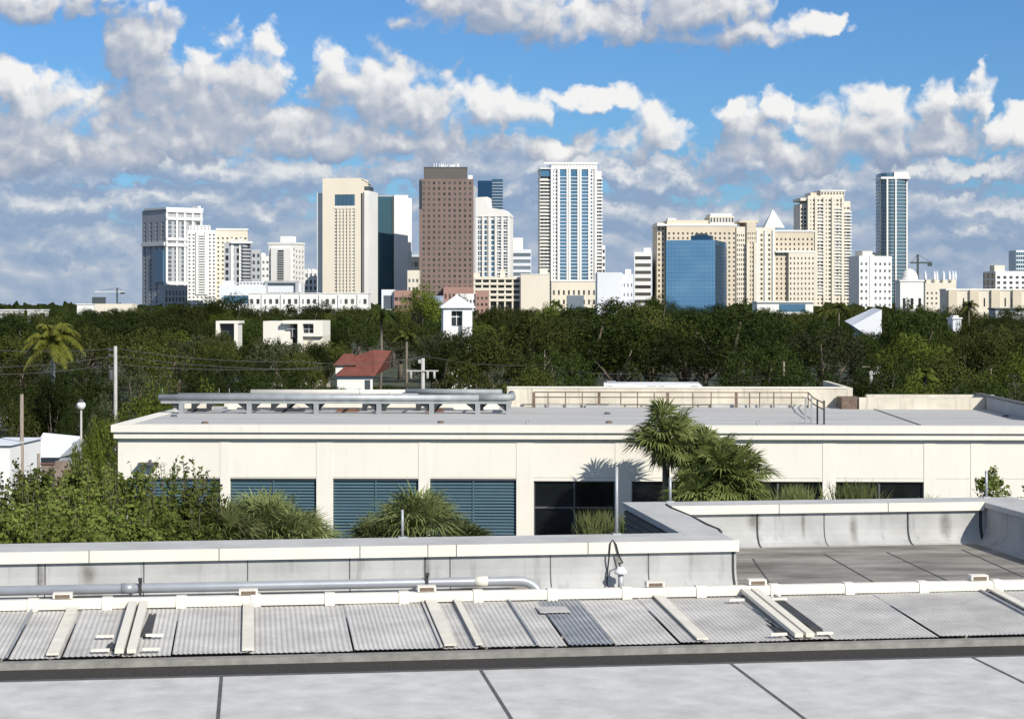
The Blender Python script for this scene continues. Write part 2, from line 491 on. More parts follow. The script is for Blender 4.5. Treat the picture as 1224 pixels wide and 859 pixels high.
class Frame:
    """a building's own axes: origin on the ground plan, x along its front, y away from the camera"""
    def __init__(s, px, d, deg):
        s.o = Vector(((px - CX) / F * d, d)); s.a = R(deg)
        s.ex = Vector((math.cos(s.a), math.sin(s.a))); s.ey = Vector((-math.sin(s.a), math.cos(s.a)))
    def x(s, px, y=0.0):
        """local x where the sight line of column px crosses the line y = const"""
        k = (px - CX) / F; p = s.o + s.ey * y
        return (k * p.y - p.x) / (s.ex.x - k * s.ex.y)
    def y(s, px, x=0.0):
        k = (px - CX) / F; p = s.o + s.ex * x
        return (k * p.y - p.x) / (s.ey.x - k * s.ey.y)
    def depth(s, x, y=0.0): return s.o.y + s.ex.y * x + s.ey.y * y
    def z(s, py, x=0.0, y=0.0): return CZ - (py - HY) / F * s.depth(x, y)
    def xy(s, px, py, z):
        """local (x, y) of the point of height z seen at a pixel"""
        d = (CZ - z) * F / (py - HY); p = Vector(((px - CX) / F * d, d)) - s.o
        return p.dot(s.ex), p.dot(s.ey)


# ------------------------------------------------------------------ ground
g = MB(); g.quad((-30000, -3000, 0), (30000, -3000, 0), (30000, 40000, 0), (-30000, 40000, 0))
tag(g.build('ground', 'soil'), kind='structure')
g = MB(); g.box(-60, 60, 44, 62, .004, .012)
tag(g.build('road', 'asphalt'), kind='structure')



def stain_spots(m, spots):
    """dirty run-off patches of their own shape: (x, y, z, half width, half height)"""
    t = NT(m.node_tree); p = m.node_tree.nodes['Principled BSDF']
    old = p.inputs['Base Color'].links[0].from_socket
    co = t.n('ShaderNodeTexCoord').outputs['Object']
    nz = t.noise(co, 7.0, 5, .65)
    acc = None
    for (x, y, z, hw, hh) in spots:
        a = t.n('ShaderNodeVectorMath', operation='SUBTRACT'); t.put(a.inputs[0], co); a.inputs[1].default_value = (x, y, z)
        b = t.n('ShaderNodeVectorMath', operation='MULTIPLY'); t.put(b.inputs[0], a.outputs[0]); b.inputs[1].default_value = (1 / hw, .8, 1 / hh)
        l = t.n('ShaderNodeVectorMath', operation='LENGTH'); t.put(l.inputs[0], b.outputs[0])
        f = t.smooth(l.outputs['Value'], 1.0, .15)
        acc = f if acc is None else t.m('MAXIMUM', acc, f)
    f = t.m('MULTIPLY', t.m('MULTIPLY', acc, t.m('MULTIPLY_ADD', nz, 1.2, .1)), .85, clamp=True)
    t.put(p.inputs['Base Color'], t.mix(f, old, (.10, .085, .065)))


# ------------------------------------------------------------------ the near roof (camera looks across it)
NF = Frame(612, 30.17, 7.7)
ROOFZ = 10.5
near = thing('flat_roof_building', 'nearest building with grey membrane roof and cream edged parapet in the foreground', 'building', (NF.o.x, NF.o.y, ROOFZ), NF.a)
AX0, AX1 = -14.0, NF.x(880)                       # long parapet
RX0, RX1 = NF.x(815, 1.1), NF.x(866, 1.1)        # the return joining the two parapets
BY = 5.22                                          # recessed parapet on the right
CXR = NF.x(1178, BY)
H = .76
PXL = NF.x(762, BY)                                # outer face of the return
# roof deck
d = MB()
d.prism([(AX0, -3.2), (14, -3.2), (14, 0.02), (AX1 + .02, .02), (AX1 + .02, -.02), (AX0, -.02)], -.3, 0)
d.build('roof_deck', 'roof_deck', near)
d = MB()
d.prism([(RX1 - .1, .03), (14, .03), (14, BY + .2), (RX1 - .1, BY + .2)], -.3, 0.003)
d.build('roof_deck', 'roof_deck_worn', near)
# walls under the roof
d = MB()
d.prism([(AX0, -16), (14, -16), (14, BY + .8), (RX0 + .05, BY + .8), (RX0 + .05, 1.1), (AX0, 1.1)], -ROOFZ, -.31)
d.build('wall', 'cream_stucco', near)
# parapets: membrane-faced upstands with a cant at the foot
prof = [(-.30, .004), (-.20, .02), (-.11, .07), (-.045, .16), (-.01, .27), (0, .38), (0, H - .10), (1.08, H - .10), (1.08, -.3), (-.30, -.3)]
p = MB(); p.sweep_x(prof, AX0, AX1, 24); p.build('parapet', 'membrane_grey', near)
p = MB(); p.sweep_x([(y + BY if i < 7 else BY + .80 if i in (7, 8) else BY - .30, z) for i, (y, z) in enumerate(prof)], RX1 - .3, 14, 24); p.build('parapet', 'membrane_grey', near)
# return between the two (outer face ribbed, its shade put into the dark colour)
p = MB(); p.box(RX0 + .03, RX1 - .02, 1.09, BY + .78, -.3, H - .12); p.build('parapet', 'membrane_grey', near)
p = MB()
for k in range(10): p.box(RX0 - .01, RX0 + .027, 1.10, BY + .76, -.55 + k * .12, -.55 + k * .12 + .085)
p.build('ribbed_panel', 'rib_shade', near)
# right-hand parapet running towards the camera
p = MB()
rp = [(x, z) for x, z in ((.30, .004), (.20, .02), (.11, .07), (.045, .16), (.01, .27), (0, .38), (0, H - .1))]
n0 = len(rp)
for yy in (-3.2, BY - .02):
    p.v += [(CXR - x, yy, z) for x, z in rp] + [(CXR + .85, yy, H - .1), (CXR + .85, yy, -.3)]
m_ = n0 + 2
for j in range(m_ - 1): p.f.append((j, j + 1, j + 1 + m_, j + m_))
p.build('parapet', 'membrane_grey', near)
# caps
c_ = MB(); c_.box(AX0, RX0 - .02, -.02, 1.14, H - .098, H - .002); c_.box(RX0 - .02, AX1 + .0, -.02, 1.12, H - .098, H); c_.build('parapet_cap', 'membrane_cap', near)
c_ = MB(); c_.box(RX0 - .03, RX1, 1.122, BY + .88, H - .098, H + .001); c_.build('parapet_cap', 'membrane_cap', near)
c_ = MB(); c_.box(RX1 + .002, CXR - .05, BY - .03, BY + .86, H - .098, H - .001); c_.build('parapet_cap', 'membrane_cap', near)
c_ = MB(); c_.box(CXR - .05, CXR + .9, -3.2, BY + .86, H - .098, H); c_.build('parapet_cap', 'membrane_cap', near)
# cream metal fascias with lap joints
f_ = MB(); f_.box(AX0, AX1 + .03, -.075, -.022, H - .165, H + .012)
f_.build('fascia', 'cream_paint', near)
f_ = MB(); f_.box(RX1 + .01, CXR - .052, BY - .085, BY - .032, H - .15, H + .012); f_.build('fascia', 'cream_paint', near)
for px in (107, 262, 430, 511, 545, 702):
    x = NF.x(px); j = MB(); j.box(x - .006, x + .006, -.079, -.02, H - .166, H + .014); j.build('lap_joint', 'seam_tar', near)
for px in (930, 1060):
    x = NF.x(px, BY); j = MB(); j.box(x - .006, x + .006, BY - .089, BY - .02, H - .152, H + .014); j.build('lap_joint', 'seam_tar', near)


def seam(px, y0=0.0, w=.012, m='seam_dark', lean=0.0):
    x = NF.x(px, y0)
    s = MB()
    pr = [(y0 + y - .004, z + .003) for y, z in prof[:6]] + [(y0 - .004, H - .17)]
    for k in range(len(pr) - 1):
        (ya, za), (yb, zb) = pr[k], pr[k + 1]
        s.quad((x - w, ya, za), (x + w, ya, za), (x + w, yb, zb), (x - w, yb, zb))
        s.quad((x - w, ya + .01, za), (x - w, ya, za), (x - w, yb, zb), (x - w, yb + .01, zb))
    return s.build('membrane_seam', m, near)


for px in (46, 54, 172, 296, 418, 508, 538, 658, 775): seam(px, 0, .009 if px not in (508,) else .014, 'seam_tar')
seam(876, 0, .02)
for px in (905, 1085): seam(px, BY, .018)
seam(985, BY, .010, 'seam_tar'); seam(1172, BY, .03)
# dirty line where the upstand meets the deck, tar seams on the deck
s = MB(); s.box(AX0, AX1, -.42, -.31, .004, .012); s.build('tar_line', 'seam_tar', near)
s = MB(); s.box(AX0, 4.2, -.86, -.80, .003, .010); s.build('tar_line', 'seam_tar', near)
for (xa, ya), (xb, yb) in (((985, 662), (1062, 706)), ((1060, 660), (1145, 700)), ((1150, 657), (1224, 690)), ((900, 668), (925, 704))):
    a0 = NF.xy(xa, ya, ROOFZ); b0 = NF.xy(xb, yb, ROOFZ)
    s = MB(); s.beam((a0[0], a0[1], .006), (b0[0], b0[1], .006), .025, .010); s.build('deck_seam', 'seam_tar', near)
s = MB(); s.tube([(RX1 - .02, BY + .3, H + .004), (RX1 - .05, BY - .3, H + .004), (RX1 + .01, 3.6, H - .004), (RX1 - .03, 2.2, H + .004), (RX1 + .005, 1.5, H), (RX1 - .05, 1.12, H + .002)], .022, 6); s.build('tar_line', 'seam_dark', near)

stain_spots(MATS['membrane_grey'], [(NF.x(105), 0, .42, .20, .26), (NF.x(98), -.1, .06, .75, .14), (NF.x(48), 0, .40, .10, .35), (NF.x(738), 0, .45, .10, .30), (NF.x(510), 0, .4, .09, .35), (NF.x(560), -.1, .08, .5, .10), (NF.x(330), -.1, .05, .9, .08),
                                      (NF.x(901, BY), BY, .48, .20, .28), (NF.x(1020, BY), BY, .3, .12, .4), (NF.x(1130, BY), BY, .35, .18, .4), (NF.x(960, BY), BY, .4, .06, .4), (NF.x(620), 0, .1, .5, .12)])
# drain pipe along the parapet
pz = NF.z(700, NF.x(300), -.42) - ROOFZ
py_ = -.42
xe = NF.x(640, py_)
pipe = thing('drain_pipe', 'long grey drain pipe running along the foot of the near parapet', 'pipe', (NF.o.x, NF.o.y, ROOFZ), NF.a)
t_ = MB()
path = [(AX0, py_, pz), (-4, py_, pz), (xe - .25, py_, pz)]
for k in range(1, 9):
    a = math.pi / 2 * k / 8
    path.append((xe - .25 + .34 * math.sin(a), py_ - .10 * (1 - math.cos(a)), pz - .34 * (1 - math.cos(a))))
path.append((path[-1][0], path[-1][1], .0))
t_.tube(path, .075, 14); t_.build('pipe_run', 'pipe_grey', pipe)
for px in (153, 575):
    x = NF.x(px, py_); s = MB(); s.tube([(x - .1, py_, pz), (x + .1, py_, pz)], .081, 14); s.build('coupling', 'cream_steel' if px == 575 else 'pipe_grey', pipe)
for px in (168, 510):
    x = NF.x(px, py_); s = MB()
    s.box(x - .02, x + .02, py_ - .10, py_ - .078, .02, pz + .16); s.box(x - .02, x + .02, py_ - .10, py_ + .10, pz + .085, pz + .11)
    s.box(x - .09, x + .07, py_ - .16, py_ - .04, .0, .03); s.box(x - .03, x + .03, py_ - .115, py_ - .10, pz + .12, pz + .17)
    s.build('bracket', 'dark_metal', pipe)

# vent stub and the cable hung over the parapet
vx, vy = NF.xy(742, 709, ROOFZ)
vent = thing('vent_pipe', 'short grey vent post with pale cap standing against the near parapet', 'vent', (NF.o.x, NF.o.y, ROOFZ), NF.a)
vh = .36
s = MB(); s.tube([(vx, vy, 0), (vx, vy, vh - .05)], .045, 10); s.build('post', 'galvanised', vent)
s = MB(); s.lathe([(.03, vh - .06), (.10, vh - .05), (.105, vh - .01), (.06, vh + .03), (.05, vh + .06)], 12, vx, vy); s.build('cap', 'lamp_white', vent)
s = MB(); s.box(vx - .1, vx + .1, vy - .1, vy + .1, 0.004, .03); s.build('flange', 'galvanised', vent)
x1 = NF.x(726, 0)
cable = MB()
cable.tube([(vx, vy + .02, .02), (x1 + .14, -.36, .04), (x1 - .02, -.32, .03), (x1 - .03, -.12, .14), (x1, -.03, .35), (x1 + .01, -.09, .55), (x1 + .03, -.09, H), (x1 + .07, -.05, H + .05), (x1 + .12, -.10, H - .02),
            (x1 + .17, -.10, .55), (x1 + .22, -.14, .46), (vx - .01, vy + .1, vh + .10), (vx, vy, vh + .04)], .013, 6)
tag(cable.build('cable', 'black_rubber', None, (NF.o.x, NF.o.y, ROOFZ), NF.a), 'thin black cable looped over the near parapet edge beside the vent post', 'cable')

# thin rods standing on the back edges of the parapets
for px, py0, py1, yy, lab in ((481, 607, 641, 1.05, 'short thin metal rod standing on the long near parapet in front of the palmetto'),
                              (737, 556, 637, 1.05, 'tall thin metal rod standing on the near parapet in front of the black windows'),
                              (801, 577, 606, BY + .8, 'thin metal rod on the recessed parapet in front of the palm trunk'),
                              (1179, 574, 606, BY + .8, 'thin metal rod on the parapet corner in front of the small tree at right')):
    x = NF.x(px, yy)
    base = Vector((NF.o.x, NF.o.y, 0)) + Vector((*(NF.ex * x + NF.ey * yy), ROOFZ + H - .004))
    dd = NF.depth(x, yy); h = (py1 - py0) / F * dd
    t0 = thing('lightning_rod', lab, 'rod', base, NF.a, 'thin rods standing on the near parapets')
    s = MB(); s.tube([(0, 0, .02), (0, 0, h)], .028 if px != 481 else .022, 8); s.build('rod', 'galvanised', t0)
    s = MB(); s.box(-.07, .07, -.05, .05, 0, .025); s.build('foot_plate', 'galvanised', t0)

# ---- metal screen roof in front: gutter rail, corrugated mesh sheets, cream beams
GY, GZ = -2.73, .30
BYF, BZ = -5.60, .15
scr = thing('metal_screen_roof', 'low lean-to roof of grey corrugated mesh sheets with cream beams and rail in the foreground', 'canopy', (NF.o.x, NF.o.y, ROOFZ), NF.a)
sl = (GZ - BZ) / (GY - BYF)


def pz_(y): return BZ + (y - BYF) * sl


XL, XR = -13.0, 13.0
r_ = MB()
r_.sweep_x([(GY - .10, GZ + .02), (GY - .105, GZ + .11), (GY - .06, GZ + .15), (GY + .07, GZ + .15), (GY + .11, GZ + .10), (GY + .11, GZ - .02)], XL, XR, 1)
r_.build('edge_rail', 'cream_paint', scr)
for k in range(-14, 16):                           # joint straps of the rail
    px = 30 + 88.5 * k / 1.0
    if -260 < px < 1480:
        x = NF.x(px + 10, GY); s = MB()
        s.sweep_x([(GY - .12, GZ + .0), (GY - .118, GZ + .12), (GY - .065, GZ + .165), (GY + .075, GZ + .165), (GY + .085, GZ + .10)], x - .07, x + .07, 1)
        s.build('rail_strap', 'cream_paint', scr)
for px in (75, 297, 510, 783, 905, 1170):          # little hooded boxes on the rail
    x = NF.x(px, GY); s = MB()
    s.box(x - .13, x + .13, GY - .05, GY + .12, GZ + .16, GZ + .235); b = s.build('rail_box', 'cream_paint', scr)
    s = MB(); s.box(x - .10, x + .10, GY - .058, GY - .051, GZ + .168, GZ + .215); s.build('box_mouth', 'rail_brown', b)


def corrugated(x0, x1, pitch=.085, amp=.014, lift=0.0, y0=BYF, y1=GY - .04):
    s = MB(); n = max(2, int((x1 - x0) / pitch * 4))
    for k in range(n + 1):
        x = x0 + (x1 - x0) * k / n
        z = amp * math.sin(2 * math.pi * (x - x0) / pitch)
        s.v += [(x, y0, pz_(y0) + z + lift), (x, y1, pz_(y1) + z + lift), ]
        if k: i = 2 * (k - 1); s.f.append((i, i + 2, i + 3, i + 1))
    return s


# columns of the picture (at the rail) where sheets and beams meet
cuts = [-190, -80, 40, 98, 160, 215, 297, 410, 505, 545, 608, 640, 690, 760, 785, 880, 925, 1040, 1170, 1290, 1420]
for k in range(len(cuts) - 1):
    x0, x1 = NF.x(cuts[k], GY) + .012, NF.x(cuts[k + 1], GY) - .012
    bare = cuts[k] in (640,)
    s = corrugated(x0, x1, .062 if k % 3 else .07, .0055 if not bare else .012, .012 if k % 2 else 0)
    s.build('mesh_sheet', 'mesh_metal_bare' if bare else 'mesh_metal', scr)
    if k % 2 and not bare:
        s = MB(); x = x1; s.beam((x, BYF, pz_(BYF) + .03), (x, GY - .1, pz_(GY) + .03), .03, .02); s.build('sheet_lap', 'mesh_metal_bare' if k % 4 == 1 else 'mesh_metal', scr)
for px, wd in ((88, .15), (297, .15), (514, .16), (545, .09), (785, .15), (1182, .13)):
    x = NF.x(px, GY); s = MB()
    s.beam((x, BYF + .02, pz_(BYF) + .045), (x, GY - .08, pz_(GY) + .045), wd, .025); s.build('cover_strip', 'cream_steel', scr)
for px in (166, 894):                              # twin beams with a gap between
    for o in (-.075, .075):
        x = NF.x(px, GY) + o; s = MB()
        s.beam((x, BYF - .02, pz_(BYF) + .07), (x, GY - .02, pz_(GY) + .10), .11, .055); s.build('beam', 'cream_paint', scr)
    x = NF.x(px, GY); s = MB(); s.box(x - .26, x - .15, BYF + .25, GY - .8, pz_(BYF) + .03, pz_(BYF) + .05); s.build('dark_slot_strip', 'dark_metal', scr); s = MB(); s.box(x + .16, x + .26, BYF + 1.0 if px < 500 else BYF + .3, GY - .35, pz_(BYF) + .04, pz_(BYF) + .13); s.build('dark_slot_strip', 'dark_metal', scr)  # solid dark strips beside the beams stand in for slots
    for y in (BYF + .12, BYF + .9 if px == 166 else GY - .55):
        s = MB(); s.beam((x - .42, y, pz_(y) + .06), (x - .20, y, pz_(y) + .06), .06, .03); s.beam((x + .20, y, pz_(y) + .06), (x + .42, y, pz_(y) + .06), .06, .03); s.build('cross_tie', 'cream_paint', scr)
x = NF.x(925, GY); s = MB(); s.beam((x - .1, BYF + .4, pz_(BYF + .4) + .03), (x - .1, GY - .5, pz_(GY - .5) + .03), .18, .03); s.build('dark_slot_strip', 'dark_metal', scr)
x = NF.x(663, GY)
s = MB(); s.box(x - .36, x + .06, -3.75, -3.25, pz_(-3.5) + .02, pz_(-3.5) + .03); s.build('patch_plate', 'mesh_metal', scr)
# kerb below the sheets and the dark lower roof in front
k_ = MB(); k_.box(-16, 16, BYF - .20, BYF - .02, -.25, BZ - .02); k_.build('kerb_edge', 'kerb_concrete', near)
k_ = MB(); k_.box(-16, 16, BYF - .02, BYF + .03, -.25, BZ - .05); k_.build('shade_strip', 'dark_metal', near)  # dark strip stands in for shade under the sheets' lower edge
k_ = MB(); k_.box(-16, 16, -6.75, BYF - .20, -.25, BZ - .10); k_.build('lower_roof', 'bitumen', near)
k_ = MB(); k_.box(-16, 16, -16, -6.752, -.25, BZ - .055); k_.build('roof_deck', 'deck_pale', near)
k_ = MB(); k_.box(-16, 16, -6.79, -6.70, BZ - .0945, BZ - .05); k_.build('edge_strip', 'seam_tar', near)
for k in range(5):
    k_ = MB(); x = -7.5 + 3.1 * k; k_.box(x - .02, x + .02, -16, -6.8, BZ - .054, BZ - .050); k_.build('deck_seam', 'seam_tar', near)

# ------------------------------------------------------------------ the middle building
MF = Frame(612, 80.0, -1.6)
mid = thing('low_office_building', 'long low cream building with blue louvers, black windows and flat grey roof', 'building', (MF.o.x, MF.o.y, 0), MF.a)
ZT = 10.03
ML = MF.x(141); MR = MF.x(1224) + 9
zt2 = MF.z(523.5, 0)


def mx(px): return MF.x(px)


win_bot = MF.z(642)
bays = [(152, 263, 'louver'), (275, 378, 'louver'), (398, 500, 'louver'), (514, 617, 'louver'), (638, 735, 'dark4'), (755, 857, 'dark2'), (877, 983, 'dark2'), (999, 1104, 'dark2')]
zl, zd = MF.z(572), MF.z(574.5)
# wall with openings: piers and spandrels
wm = MB(); xs = ML
for (a, b, kind) in bays:
    xa, xb = mx(a), mx(b)
    if xa > xs: wm.box(xs, xa, 0, .45, 0, ZT - .05)
    wm.box(xa, xb, 0, .45, zl if kind == 'louver' else zd, ZT - .05); wm.box(xa, xb, 0, .45, 0, win_bot - .4)
    xs = xb
wm.box(xs, MR, 0, .45, 0, ZT - .05)
wm.box(ML, ML + .45, .451, 15.3, 0, ZT - .05)
wm.box(ML + .451, MR, 14.9, 15.3, 0, ZT - .05)
wm.build('wall', 'cream_stucco', mid)
for (a, b) in ((263, 275), (378, 398), (500, 514), (617, 638), (735, 755), (857, 877), (983, 999), (1104, 1118), (1160, 1175)):   # shallow pilasters above the openings
    s = MB(); s.box(mx(a) + .01, mx(b) - .01, -.02, -.002, 0, zt2 - .16); s.build('pilaster', 'cream_stucco', mid)
s = MB(); s.box(ML, MR, -.012, -.004, MF.z(570.5), MF.z(570.0)); s.build('score_line', 'parapet_stucco', mid)
c_ = MB(); c_.box(ML - .22, MR, -.34, .30, ZT - .30, ZT); c_.build('cornice', 'cream_stucco', mid)
c_ = MB(); c_.box(ML - .13, MR, -.22, .20, ZT - .57, ZT - .302); c_.build('cornice', 'cream_stucco', mid)
c_ = MB(); c_.box(ML - .22, ML + .40, .302, 15.3, ZT - .30, ZT); c_.build('cornice', 'cream_stucco', mid)
d = MB(); d.box(ML + .40, MR, .30, 15.2, ZT - .25, ZT - .03); d.build('roof_deck', 'roof_grey', mid)
for (a, b, kind) in bays:
    xa, xb = mx(a), mx(b)
    if kind == 'louver':
        l_ = MB()
        z0, z1 = win_bot - .4, zl
        n = int((z1 - z0) / .125)
        for k in range(n):
            z = z0 + (z1 - z0) * (k + .5) / n
            l_.quad((xa + .02, .10, z - .052), (xb - .02, .10, z - .052), (xb - .02, .20, z + .055), (xa + .02, .20, z + .055))
            l_.quad((xa + .02, .10, z - .070), (xb - .02, .10, z - .070), (xb - .02, .10, z - .052), (xa + .02, .10, z - .052))
        l_.box(xa + .01, xb - .01, .24, .30, z0, z1)
        lo = l_.build('louver_screen', 'louver_blue', mid)
        s = MB(); s.box((xa + xb) / 2 - .03, (xa + xb) / 2 + .03, .085, .14, z0, z1); s.build('louver_post', 'louver_blue', lo)
        s = MB(); s.box(xa + .002, xb - .002, .03, .12, z1 - .07, z1 - .002); s.build('louver_head', 'mullion', lo)
    else:
        fr = MB(); z0, z1 = win_bot - .4, zd
        fr.box(xa + .002, xb - .002, .12, .2, z1 - .06, z1 - .002); fr.box(xa + .002, xa + .05, .121, .2, z0, z1 - .06); fr.box(xb - .05, xb - .002, .121, .2, z0, z1 - .06)
        xm = (xa + xb) / 2; zm = MF.z(606.5)
        fr.box(xm - .035, xm + .035, .118, .2, z0, z1 - .061); fr.box(xa + .051, xm - .036, .122, .2, zm - .04, zm + .04); fr.box(xm + .036, xb - .051, .122, .2, zm - .04, zm + .04)
        wo_ = fr.build('window', 'mullion', mid)
        for (u0, u1) in ((xa + .05, xm - .035), (xm + .035, xb - .05)):
            for (v0, v1) in ((z0, zm - .04), (zm + .04, z1 - .06)):
                s = MB(); s.box(u0, u1, .16, .18, v0, v1); s.build('pane', 'glass_black', wo_)
# wall lamp on the left pier
s = MB(); s.box(mx(176) - .3, mx(176) + .5, -.5, -.04, MF.z(556), MF.z(553)); s.box(mx(180) - .03, mx(180) + .05, -.3, -.002, MF.z(553), MF.z(550)); s.build('wall_lamp', 'mullion', mid)
# back parapet and the stepped pieces on the right
BKY = 15.2
zb = MF.z(463.5, 0, BKY)
p = MB(); p.box(MF.x(606, BKY), MF.x(1012, BKY), BKY, BKY + .35, ZT - .04, zb); p.build('back_parapet', 'parapet_stucco', mid)
p = MB(); p.box(MF.x(268, BKY), MF.x(606, BKY) - .01, BKY, BKY + .35, ZT - .04, zb - .30); p.build('back_parapet', 'parapet_stucco', mid)
p = MB(); p.box(MF.x(606, BKY), MF.x(1012, BKY), BKY - .04, BKY + .39, zb, zb + .06); p.build('parapet_coping', 'cream_stucco', mid)
p = MB(); p.box(MF.x(1027, 13.2), MF.x(1178, 13.2), 13.2, 13.5, ZT - .04, MF.z(474.5, 0, 13.2)); p.build('back_parapet', 'parapet_stucco', mid)
xq = MF.x(1012, BKY)
p = MB(); p.box(xq + .02, xq + .3, BKY + .01, BKY + 9, ZT - .04, zb + .02); p.build('back_parapet', 'parapet_stucco', mid)
p = MB(); p.box(MF.x(1003, 14.2), MF.x(1026, 14.2), 13.3, 15.1, ZT - .03, MF.z(474, 0, 14)); p.build('roof_hatch', 'rail_brown', mid)
p = MB(); p.box(MF.x(1030, 17), MF.x(1180, 17), 15.4, 15.9, ZT - .6, MF.z(470.5, 0, 16)); p.build('back_parapet', 'parapet_stucco', mid)
xr = MF.x(1178, 13.2)
p = MB()
za, zc = MF.z(471, 0, 14), MF.z(471, 0, 14) - .12
p.prism([(xr + .02, 4.0), (xr + .40, 4.0), (xr + .40, 15.9), (xr + .02, 15.9)], ZT - .04, za - .05); p.build('side_parapet', 'roof_grey', mid)  # grey colour carries the shade of the left-facing side
p = MB(); p.box(xr - .02, xr + .44, 4.0, 15.9, za - .05, za); p.build('parapet_coping', 'seam_tar', mid)
# tar line and drains on the deck
a0, b0 = MF.xy(1045, 489, ZT - .03), MF.xy(1100, 508, ZT - .03)
s = MB(); s.beam((a0[0], a0[1], ZT - .02), (b0[0], max(b0[1], .4), ZT - .02), .09, .02); s.build('deck_seam', 'seam_tar', mid)
for px, py in ((208, 497), (245, 505), (527, 504.5), (726, 494), (728, 504.5), (1202, 497)):
    x, y = MF.xy(px, py, ZT); s = MB(); s.lathe([(.14, ZT - .032), (.16, ZT), (.10, ZT + .06)], 10, x, y); s.build('roof_drain', 'rail_brown' if py > 500 else 'mullion', mid)
for (xa, xb, y) in ((640, 742, 14.6), (700, 728, 14.3), (850, 975, 14.7)):     # pale flashing lumps at the parapet foot
    s = MB(); u0, u1 = MF.x(xa, y), MF.x(xb, y); s.prism([(u0, y), (u1, y - .25), (u1, 15.19), (u0, 15.19)], ZT - .03, ZT + .10); s.build('cant_strip', 'membrane_cap', mid)
for px in (628, 905):
    x, y = MF.xy(px, 508, ZT); y = max(y, .5); s = MB(); s.tube([(x, y, ZT - .03), (x, y, ZT + .16), (x + .1, y, ZT + .2), (x + .14, y, ZT + .1)], .02, 6); s.build('vent_hook', 'rack_grey', mid)

# guard rail in front of the back parapet, with the ladder hoops at its right end
gr = thing('guard_rail', 'thin brown pipe railing along the back parapet of the cream building', 'railing', (MF.o.x, MF.o.y, 0), MF.a)
ry = 14.4
gx0, gx1 = MF.x(638, ry), MF.x(966, ry)
for zz in (MF.z(468.5, 0, ry), MF.z(474.5, 0, ry)):
    s = MB(); s.tube([(gx0, ry, zz), (gx1, ry, zz)], .028, 6); s.build('rail', 'rail_brown', gr)
zz = MF.z(468.5, 0, ry)
yb = 3.0
for z2 in (zz, zz - .28):
    s = MB(); s.tube([(gx1, ry, z2), (MF.x(972, 9), 9, z2), (MF.x(985, yb + 1), yb + 1, z2)], .028, 6); s.build('rail', 'rail_brown', gr)
for px in (638, 655, 676, 696, 716, 742, 762, 782, 798, 828, 850, 880, 896, 908, 925, 946, 966):
    x = MF.x(px, ry); s = MB(); wd = .07 if px in (638, 798, 880, 716) else .026
    s.box(x - wd, x + wd, ry - .03, ry + .03, ZT - .03, zz); s.build('post', 'rail_brown', gr)
for px, yy in ((963, 1.2), (970, 2.2), (977, 1.6), (985, 1.2)):
    x = MF.x(px, yy); s = MB(); s.box(x - .035, x + .035, yy - .035, yy + .035, ZT - .03, MF.z(474 if px < 975 else 478, 0, yy)); s.build('post', 'rack_dark_shade' if px > 974 else 'rack_grey', gr)

# ducts on a steel rack
rk = thing('roof_pipe_rack', 'long grey steel duct rack on stub legs on the cream building roof', 'pipe rack', (MF.o.x, MF.o.y, 0), MF.a)
fy, by = 8.6, 11.4
zc = MF.z(475.5, 0, fy)
X0, X1 = MF.x(190, fy), MF.x(612, fy)
s = MB(); s.tube([(X0, fy, zc), (X1 - 1.4, fy, zc)], .15, 14); s.build('duct', 'galvanised', rk)
s = MB(); s.box(X0 + .1, X1, fy - .10, fy + .10, zc - .27, zc - .155); s.build('girder', 'rack_grey', rk)
s = MB(); s.box(X0 + .1, X1, by - .10, by + .10, zc - .24, zc - .14); s.build('girder', 'rack_dark_shade', rk)
s = MB(); s.tube([(MF.x(300, by), by, zc + .10), (MF.x(560, by), by, zc + .10)], .16, 14); s.build('duct', 'cream_paint', rk)
s = MB(); s.tube([(X0 + .6, (fy + by) / 2, zc + .05), (MF.x(500, 10), (fy + by) / 2, zc + .05)], .10, 10); s.build('duct', 'rack_grey', rk)
s = MB(); s.tube([(X1 - 1.5, fy, zc), (X1 - .2, fy + .05, zc + .02), (X1, fy + .4, zc + .02), (X1 - .1, by, zc + .05)], .17, 14); s.build('duct', 'rack_grey', rk)
s = MB(); s.tube([(MF.x(485, 11), 11, zc + .18), (MF.x(600, 10.4), 10.4, zc + .18)], .14, 12); s.build('duct', 'rack_grey', rk)
for k in range(12):
    x = X0 + .4 + (X1 - X0 - .8) * k / 11; s = MB(); s.box(x - .05, x + .05, fy + .131, by - .131, zc - .25, zc - .17); s.build('cross_bar', 'rack_dark_shade', rk)
for px, sd_ in ((217, 1), (298, 1), (378, 1), (453, 1), (516, 1), (571, 1), (608, 1)):
    x = MF.x(px, fy); s = MB(); s.box(x - .11, x + .11, fy - .11, fy + .11, ZT - .03, zc - .271); s.build('leg', 'rack_grey', rk)
    s = MB(); s.quad((x - .112, fy, zc - .62), (x - .112, fy, zc - .272), (x - .55, fy, zc - .272)).quad((x - .112, fy + .05, zc - .62), (x - .55, fy + .05, zc - .272), (x - .112, fy + .05, zc - .272)).quad((x - .112, fy, zc - .62), (x - .55, fy, zc - .272), (x - .55, fy + .05, zc - .272), (x - .112, fy + .05, zc - .62)); s.build('bracket', 'rack_dark_shade', rk)
